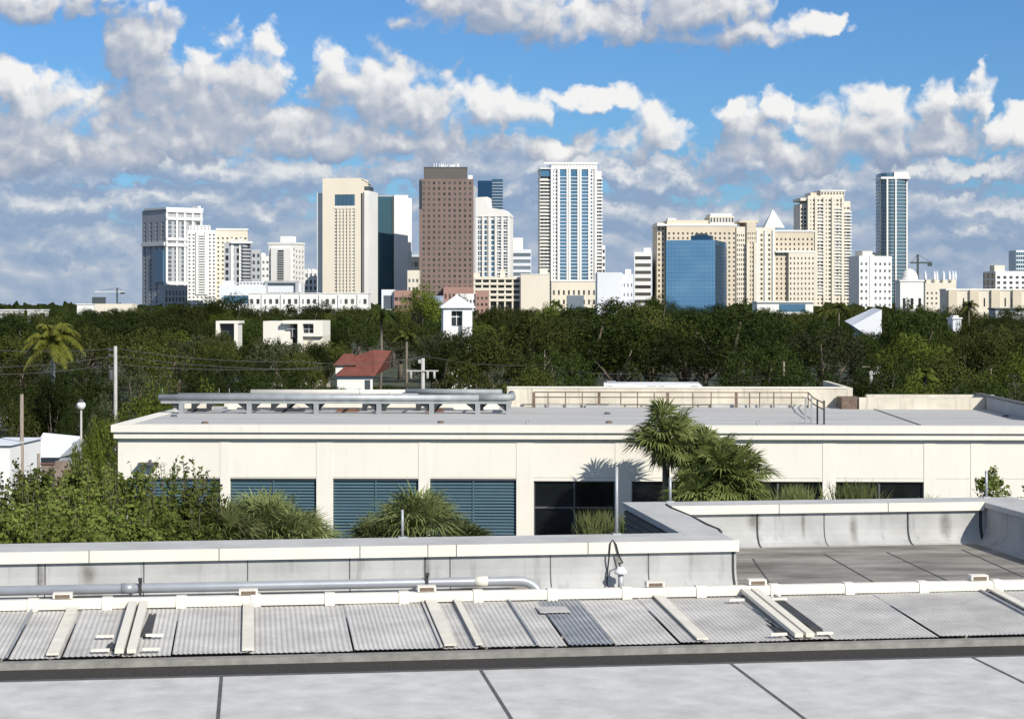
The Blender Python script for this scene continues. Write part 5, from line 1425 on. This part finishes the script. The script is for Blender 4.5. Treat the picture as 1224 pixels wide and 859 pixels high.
def broadleaf_meshes(seed, leaf, nleaf, lobes, flat=.62, spread=.62, lobe_r=(.22, .40), base=.30):
    """unit tree: crown about 1 high by 1 wide above a bare foot; returns crown and trunk meshes (unit height 1, half width .5)"""
    rnd = random.Random(seed)
    L = []
    for k in range(lobes):
        d = rdir(rnd, -.35)
        q = Vector((d.x * spread * .5, d.y * spread * .5, .62 + d.z * .5 * spread * flat)) * 1.0
        r = rnd.uniform(*lobe_r) * .5
        L.append((q, r))
    cr = MB()
    vol = [r * r for _, r in L]; tot = sum(vol)
    for (q, r), v in zip(L, vol):
        n = int(nleaf * v / tot)
        sub = [(q + rdir(rnd, -.5) * r * rnd.uniform(.55, 1.0), r * rnd.uniform(.22, .42)) for _ in range(9)]
        for k in range(n):
            c0, rr = sub[rnd.randrange(9)] if rnd.random() < .72 else (q, r)
            d = rdir(rnd, -.75)
            c = c0 + d * rr * (1 - .35 * rnd.random() ** 2)
            c.z = max(c.z, base - .02)
            nn = (d + rdir(rnd) * .5).normalized()
            add_leaf(cr, c, nn, leaf * rnd.uniform(.65, 1.35), rnd)
    tr = MB()
    tr.tube([(0, 0, 0), (.01, 0, .18), (.0, .01, base + .08), (.01, 0, .55)], [.040, .032, .026, .014], 8)
    for q, r in L[:7]:
        tr.tube([(0, .005, base - .02 + rnd.uniform(-.08, .08)), tuple(q * .55 + Vector((0, 0, .16))), tuple(q)], [.020, .013, .005], 6)
    zs = sorted(v[2] for v in cr.v); rs = sorted(max(abs(v[0]), abs(v[1])) for v in cr.v)
    kz, kr = 1 / zs[int(len(zs) * .997)], .5 / rs[int(len(rs) * .985)]
    for b in (cr, tr): b.v = [(x * kr, y * kr, z * kz) for x, y, z in b.v]
    return cr, tr


class Kind:
    """one kind of broadleaf tree: a few shared crown meshes"""
    def __init__(s, seeds, leafm, *a, **k):
        s.v = []
        for sd_ in seeds:
            cr, tr = broadleaf_meshes(sd_, *a, **k); s.v.append((cr.mesh('crown', leafm), tr.mesh('trunk', 'bark')))


KIND = {
    'dark': Kind((1, 2, 3), 'leaf_dark', .0115, 9800, 14, .66, .62, (.30, .48)),
    'olive': Kind((4, 5, 6), 'leaf_olive', .0125, 8200, 16, .70, .66, (.24, .42)),
    'grey': Kind((7, 8), 'leaf_grey', .0125, 5200, 22, .75, .72, (.16, .32)),
    'light': Kind((9, 10), 'leaf_light', .0125, 7200, 15, .72, .68, (.24, .42)),
}
WORD = {'dark': 'dark green', 'olive': 'olive green', 'grey': 'thin greyish', 'light': 'bright green'}
TREES = []       # (root, px, d, kind, ytop)
KEEP = [(722, 842, 467, 262), (252, 288, 393, 330), (288, 310, 372, 330), (311, 392, 403, 330), (396, 470, 458, 300), (526, 568, 390, 340), (1016, 1046, 392, 430), (36, 92, 448, 150) if False else (0, 0, 0, 0), (1137, 1150, 384, 420), (438, 449, 411, 300), (-10, 84, 566, 118), (130, 146, 470, 170)]
random.seed(77)


def put_tree(px, ytop, d, wpx, kind, name='broadleaf_tree', sx=1.0):
    for (a, b, yb, hd) in KEEP:
        half = wpx * .42
        if d < hd and px + half > a and px - half < b and ytop < yb:
            ytop = yb + random.uniform(2, 9)
    top = P(px, ytop, d)
    h = top.z
    if h < 2.0: return None
    wd = wpx / F * d
    r = link(name, None, None, (top.x, d, 0), random.uniform(0, 6.28))
    r.scale = (wd, wd * random.uniform(.85, 1.1), h)
    cr, tr = random.choice(KIND[kind].v)
    link('crown', cr, r); link('trunk', tr, r)
    TREES.append((r, px, d, kind, ytop))
    return r


HAND = [  # the trees one can tell apart: column, top row, depth, width in pixels, kind
    (705, 359, 275, 165, 'dark'), (640, 372, 255, 120, 'olive'), (775, 362, 282, 120, 'olive'), (872, 361, 268, 170, 'dark'), (940, 377, 232, 120, 'dark'), (985, 392, 220, 120, 'grey'), (820, 395, 266, 120, 'dark'),
    (740, 402, 268, 130, 'dark'), (912, 408, 195, 110, 'dark'), (665, 412, 200, 110, 'dark'), (590, 402, 215, 110, 'olive'),
    (1095, 360, 262, 100, 'dark'), (1090, 391, 220, 110, 'light'), (1190, 372, 250, 120, 'olive'), (1165, 398, 215, 110, 'olive'), (1060, 420, 190, 90, 'dark'), (1215, 420, 185, 100, 'light'), (1130, 425, 180, 100, 'olive'), (1250, 385, 230, 110, 'olive'),
    (272, 352, 560, 90, 'dark'), (370, 360, 540, 80, 'dark'), (322, 366, 560, 60, 'olive'), (505, 337, 480, 60, 'light'), (470, 366, 470, 60, 'olive'), (430, 366, 520, 70, 'olive'), (600, 366, 480, 80, 'olive'), (660, 361, 500, 60, 'light'), (545, 352, 620, 40, 'olive'),
    (297, 374, 285, 40, 'dark'), (240, 386, 280, 80, 'grey'), (180, 372, 330, 110, 'dark'), (110, 374, 340, 110, 'dark'), (30, 378, 330, 120, 'dark'), (-40, 380, 330, 120, 'dark'), (215, 362, 480, 90, 'olive'), (150, 370, 480, 90, 'dark'),
    (20, 425, 200, 110, 'olive'), (100, 430, 195, 100, 'dark'), (190, 408, 215, 120, 'olive'), (270, 420, 205, 110, 'dark'), (335, 398, 240, 90, 'grey'), (375, 415, 225, 90, 'dark'), (480, 400, 240, 90, 'olive'), (530, 405, 235, 90, 'dark'), (430, 408, 260, 50, 'olive'),
    (-30, 440, 190, 100, 'dark'), (160, 440, 180, 90, 'grey'), (60, 452, 172, 90, 'dark'),
    (200, 454, 108, 118, 'light'), (245, 458, 122, 100, 'light'), (125, 484, 106, 100, 'light'), (165, 476, 112, 90, 'light'), (388, 405, 286, 60, 'dark'), (116, 500, 94, 64, 'light'), (108, 520, 90, 50, 'light'), (182, 462, 104, 80, 'light'), (394, 413, 228, 70, 'dark'), (1026, 396, 400, 50, 'dark'), (1062, 384, 380, 44, 'dark'), (1030, 399, 330, 60, 'dark'), (545, 394, 322, 40, 'dark'), (270, 396, 300, 40, 'olive'), (325, 404, 288, 40, 'dark'), (444, 414, 290, 40, 'olive'), (426, 400, 286, 26, 'dark'), (420, 408, 262, 40, 'olive'), (370, 408, 292, 50, 'dark'), (446, 409, 285, 44, 'dark'), (398, 411, 262, 56, 'dark'), (384, 413, 246, 56, 'olive'), (60, 470, 150, 80, 'dark'), (105, 480, 140, 80, 'dark'), (10, 480, 148, 80, 'olive'),
    (470, 425, 175, 80, 'dark'), (555, 430, 178, 90, 'olive'), (400, 440, 185, 90, 'olive'), (330, 436, 180, 100, 'dark'), (250, 446, 172, 100, 'dark'), (640, 438, 176, 90, 'olive'), (720, 440, 178, 110, 'dark'), (800, 436, 180, 100, 'dark'), (880, 442, 172, 110, 'olive'), (960, 436, 178, 110, 'dark'), (1030, 446, 172, 70, 'dark'), (1090, 448, 165, 90, 'light'), (1150, 450, 160, 80, 'dark'), (1205, 452, 160, 100, 'dark'),
    (300, 402, 280, 60, 'dark'), (340, 414, 262, 70, 'dark'), (385, 411, 255, 70, 'olive'), (262, 404, 268, 60, 'olive'), (62, 442, 150, 70, 'dark'), (362, 420, 235, 60, 'olive'), (410, 432, 210, 50, 'dark'), (470, 432, 200, 50, 'dark'),
    (1000, 362, 520, 60, 'olive'), (970, 372, 560, 50, 'olive'), (1030, 366, 540, 50, 'olive'), (1150, 362, 560, 60, 'olive'), (1215, 366, 540, 70, 'dark'), (920, 368, 520, 60, 'olive'), (790, 352, 640, 50, 'dark'), (740, 357, 620, 60, 'dark'),
]
for q in HAND: put_tree(*q)
# belts of trees filling the distance
for d, y0, y1, step, wpx in ((300, 388, 400, 58, 84), (390, 376, 386, 50, 70), (520, 371, 378, 42, 56), (700, 368, 373, 34, 46), (900, 366, 370, 28, 38)):
    px = -90 + random.uniform(0, step)
    while px < 1320:
        k = random.choices(('dark', 'olive', 'grey', 'light'), (5, 4, 1.2, .8))[0]
        put_tree(px, random.uniform(y0, y1), d * random.uniform(.94, 1.06), wpx * random.uniform(.85, 1.25), k)
        px += step * random.uniform(.75, 1.2)
# far wood out to the horizon, one mass
rnd = random.Random(5)
fw = MB()
for k in range(5200):
    d = 1000 * (1 + 5 * rnd.random() ** 1.6); x = rnd.uniform(-.36, .36) * d
    for j in range(2):
        add_leaf(fw, Vector((x + rnd.uniform(-5, 5), d, rnd.uniform(4, 12.5))), Vector((rnd.uniform(-.4, .4), -1, rnd.uniform(0, .9))).normalized(), rnd.uniform(3.5, 7), rnd, .8)
tag(fw.build('far_wood', 'leaf_dark'), 'dark green mass of far trees along the horizon', 'wood', None, 'stuff')

# left-hand shrubs and trees standing between the two buildings
SHR = [(30, 566, 68, 150), (95, 572, 66, 130), (-40, 575, 66, 140), (60, 590, 60, 130), (165, 566, 69, 95), (205, 556, 71, 105), (240, 577, 70, 70), (130, 592, 62, 110), (190, 598, 62, 110), (15, 604, 58, 120), (240, 606, 64, 80), (75, 612, 55, 120), (150, 616, 56, 110), (-60, 600, 60, 120), (46, 558, 72, 80), (92, 552, 74, 64), (122, 556, 73, 60)]
SL = {0: 'tall leafy shrub at the left edge below the white shed', 1: 'broad leafy shrub under the globe lamp post', 5: 'tall shrub with straggling shoots in front of the cream wall left end', 4: 'tall leafy shrub at the left corner of the cream building', 6: 'leafy shrub covering the first blue louver'}
SHRUBS = []


def bush(name, px, ytop, d, wpx, hc, n, leaf, seed, shoots=0, m='leaf_shrub'):
    """leafy bush in real sizes: crown hc metres tall whose top shows at (px, ytop); stems down to the ground"""
    rnd = random.Random(seed)
    top = P(px, ytop, d); wd = wpx / F * d; zc = top.z - hc * .5
    r = link(name, None, None, (top.x, d, 0))
    cr, tw, stm = MB(), MB(), MB()
    lobes = []
    for k in range(16):
        v = rdir(rnd); rr = rnd.uniform(.16, .30) * min(wd, hc)
        lobes.append((Vector((v.x * (wd * .5 - rr * .8), v.y * (wd * .5 - rr * .8), zc + v.z * (hc * .5 - rr))), rr))
    for q, rr in lobes:
        subs = [(q + rdir(rnd) * rr * rnd.uniform(.6, 1.05), rr * rnd.uniform(.25, .5)) for _ in range(8)]
        for k in range(n // 16):
            c0, r0 = subs[rnd.randrange(8)] if rnd.random() < .75 else (q, rr)
            v = rdir(rnd); add_leaf(cr, c0 + v * r0 * (1 - .4 * rnd.random() ** 2), (v + rdir(rnd) * .6).normalized(), leaf * rnd.uniform(.6, 1.4), rnd)
    for k in range(5):
        q = lobes[k][0]; a = rnd.uniform(0, 6.28)
        stm.tube([(.15 * math.cos(a), .15 * math.sin(a), 0), (q.x * .4, q.y * .4, (zc - hc * .4)), tuple(q)], [.07, .05, .015], 6)
    for k in range(shoots):
        q = lobes[rnd.randrange(16)][0] if k % 2 else Vector((rnd.uniform(-.4, .4) * wd, rnd.uniform(-.3, .3) * wd, zc + hc * .2)); p1 = Vector((q.x + rnd.uniform(-.3, .3), q.y + rnd.uniform(-.2, .2), top.z + rnd.uniform(-.5, .35)))
        tw.tube([q, p1], [.02, .007], 5)
        for j in range(34):
            add_leaf(cr, q.lerp(p1, rnd.uniform(.2, 1.03)) + rdir(rnd) * .10, rdir(rnd), leaf * rnd.uniform(.6, 1.3), rnd)
    cr.build('crown', m, r); stm.build('stems', 'bark', r)
    if shoots: tw.build('twigs', 'bark', r)
    return r


for i, (px, yt, d, wpx) in enumerate(SHR):
    r = bush('leafy_shrub', px, yt, d, wpx, 4.6, 5200, .085, 300 + i, 14 if i in (4, 5, 6, 0, 1) else 4)
    SHRUBS.append((r, px, d, i))
for r, px, d, i in SHRUBS:
    tag(r, SL.get(i, None), 'shrub', 'leafy shrubs between the two roofs at left')


def fan(b, hub, aim, R_, rnd, nseg=15, spread=150, w=.045, droop=.35, fold=.25):
    """one fan frond: narrow blades radiating from the hub, tips drooping"""
    aim = aim.normalized()
    side = aim.cross(Vector((0, 0, 1)))
    side = Vector((1, 0, 0)) if side.length < .05 else side.normalized()
    up = side.cross(aim).normalized()
    roll = rnd.uniform(-.5, .5); side, up = side * math.cos(roll) + up * math.sin(roll), up * math.cos(roll) - side * math.sin(roll)
    for k in range(nseg):
        a = R(-spread / 2 + spread * k / (nseg - 1) + rnd.uniform(-3, 3))
        d = (aim * math.cos(a) + side * math.sin(a) + up * (fold * abs(math.sin(a)))).normalized()
        l = R_ * (1 - .25 * abs(a) / R(spread / 2)) * rnd.uniform(.85, 1.1)
        t = d.cross(up).normalized() * (w * .5)
        m_ = hub + d * l * .55; m_.z -= droop * .12 * l; e = hub + d * l; e.z -= droop * l * rnd.uniform(.5, 1.2)
        i = len(b.v)
        b.v += [tuple(hub), tuple(m_ - t), tuple(m_ + t), tuple(e)]
        b.f.append((i, i + 1, i + 3, i + 2))


def palm(name, label, px, ytop, ycen, d, nfr, R_, trunk_r=.17, kind='leaf_palm', w=.05, seed=1, group=None, zlo=-.6, lean=0.0, petiole=.75, ball=True, dense=False):
    rnd = random.Random(seed)
    cz = CZ - (ycen - HY) / F * d; x = (px - CX) / F * d
    r = thing(name, label, 'palm tree', (x, d, 0), rnd.uniform(0, 6), group)
    cr, pt = MB(), MB()
    cen = Vector((lean, 0, cz))
    for k in range(nfr):
        v = rdir(rnd, zlo); v.z = v.z * .9 + .12
        hub = cen + v.normalized() * R_ * petiole * (rnd.uniform(.25, 1.05) if dense else rnd.uniform(.7, 1.05)) + Vector((0, 0, rnd.uniform(-.1, .15)))
        pt.tube([cen + Vector((0, 0, -.1)), cen.lerp(hub, .55) + Vector((0, 0, .06)), hub], [.030, .022, .015], 5)
        fan(cr, hub, v + Vector((0, 0, -.18)), R_ * rnd.uniform(.75, 1.05), rnd, 17, 165, w)
    cr.build('crown', kind, r); pt.build('petioles', 'leaf_light', r)
    if ball:
        dd = MB()
        for k in range(8):
            a = rnd.uniform(0, 6.28); v = Vector((math.cos(a), math.sin(a), -1.2)); fan(dd, cen + v.normalized() * R_ * .5, v, R_ * .5, rnd, 9, 90, w, .5)
        dd.build('dead_fronds', 'dead_frond', r)
    tk = MB(); tk.tube([(0, 0, 0), (lean * .3, 0, cz * .5), (lean, 0, cz - .05)], [trunk_r * 1.2, trunk_r, trunk_r * .85], 10); tk.build('trunk', 'palm_bark', r)
    return r


palm('fan_palm', 'tall fan palm standing clear with a bare dark trunk before the black windows', 796, 480, 530, 76, 84, 1.15, .16, seed=3, w=.08, petiole=1.05, dense=True)
palm('fan_palm', 'fan palm with a rounded crown close right of the tall palm', 845, 510, 556, 75.5, 80, 1.05, .16, seed=4, w=.08, petiole=1.05, dense=True)
palm('fan_palm', 'broad low fan palm right of the two taller palms, crown touching the parapet', 874, 520, 578, 74.5, 120, 1.15, .18, seed=5, w=.08, petiole=1.15, dense=True)
palm('fan_palm', 'low fan palm filling the gap under the rounded palm crown', 836, 560, 596, 74, 44, 1.15, .18, seed=6, ball=False, w=.07)
palm('fan_palm', 'rightmost fan palm with its crown low in front of the black window', 888, 560, 598, 74, 50, .95, .18, seed=8, ball=False, w=.07)
G_ = 'bushy palmettos before the louvers'
palm('palmetto', 'wide bushy palmetto in front of the second blue louver', 318, 590, 646, 72, 100, 1.75, .2, 'leaf_palmetto', .065, 11, G_, -.15, 0, .60, False)
palm('palmetto', 'small bushy palmetto left of the wide one, next to the leafy shrubs', 268, 600, 648, 70, 60, 1.5, .2, 'leaf_palmetto', .065, 12, G_, -.15, 0, .55, False)
palm('palmetto', 'bushy palmetto right of the wide one, partly before the cream pier', 356, 606, 652, 71, 60, 1.45, .2, 'leaf_palmetto', .065, 13, G_, -.15, 0, .55, False)
palm('palmetto', 'tall bushy palmetto before the pier between the two right louvers', 500, 585, 640, 72, 100, 1.75, .2, 'leaf_palmetto', .065, 14, G_, -.15, 0, .6, False)
palm('palmetto', 'small low palmetto at the right end of the louvers', 556, 618, 656, 71, 46, 1.15, .2, 'leaf_palmetto', .06, 15, G_, -.15, 0, .5, False)
palm('palmetto', 'low palmetto left of the thin short rod', 452, 618, 656, 71, 50, 1.3, .2, 'leaf_palmetto', .06, 16, G_, -.15, 0, .5, False)


def grass_clump(label, px, yt, yb, d, wpx, n, seed, m='leaf_palmetto'):
    rnd = random.Random(seed); q = P(px, yt, d); r = thing('tall_grass', label, 'plant', (q.x, d, 0), 0, 'plants growing before the black windows')
    b = MB(); st = MB(); wd = wpx / F * d; z1 = q.z; z0 = CZ - (yb - HY) / F * d
    for k in range(n):
        x = rnd.gauss(0, .24) * wd; y = rnd.uniform(-.25, .25) * wd; h = z1 + .25 - (z1 - z0 + .3) * rnd.random()
        bx_, by_ = x * .6, y * .6; t_ = rnd.uniform(-.3, .3); s_ = .016; zb_ = z0 - .6
        mx_, my_, mz_ = bx_ * .35 + x * .65, by_ * .35 + y * .65, zb_ + (h - zb_) * .7
        i = len(b.v); b.v += [(bx_ - s_, by_, zb_), (bx_ + s_, by_, zb_), (mx_ + s_, my_, mz_), (mx_ - s_, my_, mz_), (x + t_, y, h - .08 * abs(t_))]; b.f += [(i, i + 1, i + 2, i + 3), (i + 3, i + 2, i + 4)]
    b.build('blades', m, r)
    for k in range(5): st.tube([(rnd.uniform(-.2, .2) * wd, 0, 0), (rnd.uniform(-.25, .25) * wd, 0, z0 - .3)], .05, 6)
    st.build('stems', 'bark', r)


grass_clump('tuft of thin grassy stems before the four paned black window', 715, 612, 640, 73, 50, 420, 31)
grass_clump('grassy plants in front of the right half of the black window beside the palms', 952, 582, 604, 76, 64, 420, 32)
grass_clump('grassy plants at the left half of the rightmost black window', 1022, 578, 604, 76, 64, 380, 33)
grass_clump('small dry tuft beside the rightmost black window', 1115, 594, 606, 76, 22, 60, 34)
grass_clump('grassy tuft at the foot of the pier left of the tall fan palm', 752, 618, 640, 72, 26, 200, 35)
r = bush('small_tree', 1186, 568, 74, 46, 1.35, 420, .085, 401, 9); tag(r, 'small airy tree before the cream wall at right, behind the thin rod', 'tree')
r = bush('small_bush', 1228, 590, 74, 30, 1.0, 300, .085, 402, 3); tag(r, 'small bush cut by the right edge behind the parapet', 'shrub')


def coconut(label, px, ytop, ycen, d, nfr, L, seed, m='leaf_coco', group='feathery palms among the trees'):
    rnd = random.Random(seed); cz = CZ - (ycen - HY) / F * d
    r = thing('feather_palm', label, 'palm tree', ((px - CX) / F * d, d, 0), 0, group)
    b = MB(); rb = MB()
    for k in range(nfr):
        a = 2 * math.pi * k / nfr + rnd.uniform(-.2, .2); e = R(rnd.uniform(-10, 68)); l = L * rnd.uniform(.85, 1.1)
        dirh = Vector((math.cos(a), math.sin(a), 0)); pts = []
        for j in range(9):
            s_ = j / 8; pts.append(Vector((0, 0, cz)) + dirh * (l * s_ * math.cos(e) * (1 - .12 * s_)) + Vector((0, 0, l * (s_ * math.sin(e) - .62 * s_ * s_))))
        rb.tube(pts, [.045 - .004 * j for j in range(9)], 4)
        for j in range(26):
            s_ = .12 + .88 * j / 25; f_ = s_ * 8; i0 = min(int(f_), 7); p = pts[i0].lerp(pts[i0 + 1], f_ - i0); t = (pts[i0 + 1] - pts[i0]).normalized()
            sd_ = t.cross(Vector((0, 0, 1))).normalized(); ll = l * .24 * math.sin(math.pi * (.12 + .83 * s_)) + .1
            for sg in (-1, 1):
                e2 = p + sd_ * (sg * ll * .75) + t * (ll * .45) + Vector((0, 0, -ll * rnd.uniform(.3, .75))); i = len(b.v); w_ = t * .085
                b.v += [tuple(p - w_), tuple(p + w_), tuple(e2)]; b.f.append((i, i + 1, i + 2))
    b.build('crown', m, r); rb.build('frond_ribs', m, r)
    tk = MB(); tk.tube([(rnd.uniform(-.5, .5), 0, 0), (rnd.uniform(-.15, .15), 0, cz * .5), (0, 0, cz)], [.24, .17, .14], 8); tk.build('trunk', 'concrete_pole' if px < 100 else 'palm_bark', r)


coconut('yellow green coconut palm at left with a pale bare trunk', 64, 382, 402, 158, 30, 3.4, 41)
coconut('dark feathery palm above the red roofed house', 456, 352, 372, 255, 22, 3.0, 42, 'leaf_dark')
coconut('smaller feathery palm left of the gatehouse', 486, 385, 402, 245, 18, 2.2, 43, 'leaf_olive')
coconut('feathery palm before the cream office row at right', 1158, 354, 364, 520, 18, 3.6, 44, 'leaf_olive')
coconut('feathery palm before the tall cream tower', 1003, 356, 368, 500, 18, 3.6, 45, 'leaf_olive')
coconut('feathery palm below the white condominium podium', 664, 352, 364, 520, 18, 3.4, 46, 'leaf_dark')
coconut('pair partner feathery palm just left of the tall cream tower palm', 985, 360, 371, 500, 16, 3.2, 47, 'leaf_olive')
coconut('lone feathery palm standing in the bright trees near the stub pole', 1106, 432, 446, 175, 18, 1.7, 48, 'leaf_light')
for i, (px, yt) in enumerate(((6, 362), (18, 363), (36, 362.5), (50, 363), (77, 363.5))):
    coconut(('first', 'second', 'third', 'fourth', 'fifth')[i] + ' from the left of the tiny palms on the left horizon', px, yt, yt + 3, 1150, 12, 3.6, 60 + i, 'leaf_grey', 'tiny palms on the left horizon')

# labels of the broadleaf trees: look, belt, the landmark above, then order within what still looks alike
MARK = [(-999, 60, 'at the left edge'), (60, 163, 'left of the skyline'), (163, 222, 'below the grey leftmost tower'), (222, 300, 'below the cream balcony tower'), (300, 376, 'below the white stepped tower'),
        (376, 445, 'below the cream ribbed tower'), (445, 498, 'below the teal tower'), (498, 568, 'below the brown tower'), (568, 640, 'below the slant-roofed tower'), (640, 716, 'below the tallest white tower'), (716, 758, 'below the bluish white block'),
        (758, 795, 'below the striped block'), (795, 870, 'below the blue mirrored block'), (870, 955, 'below the pyramid roof complex'), (955, 1014, 'below the tall cream tower'), (1014, 1070, 'below the gridded white block'), (1070, 1106, 'below the white dome'),
        (1106, 1150, 'below the roof cowls'), (1150, 1224, 'below the cream office row'), (1224, 9999, 'at the right edge')]
BELT = [(0, 130, 'nearest'), (130, 200, 'front belt'), (200, 270, 'second belt'), (270, 440, 'middle belt'), (440, 620, 'far belt'), (620, 5000, 'farthest belt')]
lab = {}
for (r, px, d, kind, yt) in TREES:
    mk = next(t_ for a, b, t_ in MARK if a <= px < b); bl = next(t_ for a, b, t_ in BELT if a <= d < b)
    lab.setdefault(WORD[kind] + ' tree, ' + bl + ', ' + mk, []).append((px, r))
ORD = ('first', 'second', 'third', 'fourth', 'fifth', 'sixth', 'seventh', 'eighth', 'ninth', 'tenth', 'eleventh', 'twelfth')
for k, l in lab.items():
    l.sort(key=lambda q: q[0])
    for i, (px, r) in enumerate(l):
        t_ = k if len(l) == 1 else k + (', left one' if i == 0 else ', right one') if len(l) == 2 else k + ', ' + ORD[i] + ' from left'
        tag(r, t_, 'tree', 'broadleaf trees between the near buildings and the skyline')
rest = [q for q in SHRUBS if q[3] not in SL]
rest.sort(key=lambda q: q[1])
for i, (r, px, d, _) in enumerate(rest):
    r['label'] = 'low dense shrub along the near parapet, ' + ORD[i] + ' of its row from the left edge'
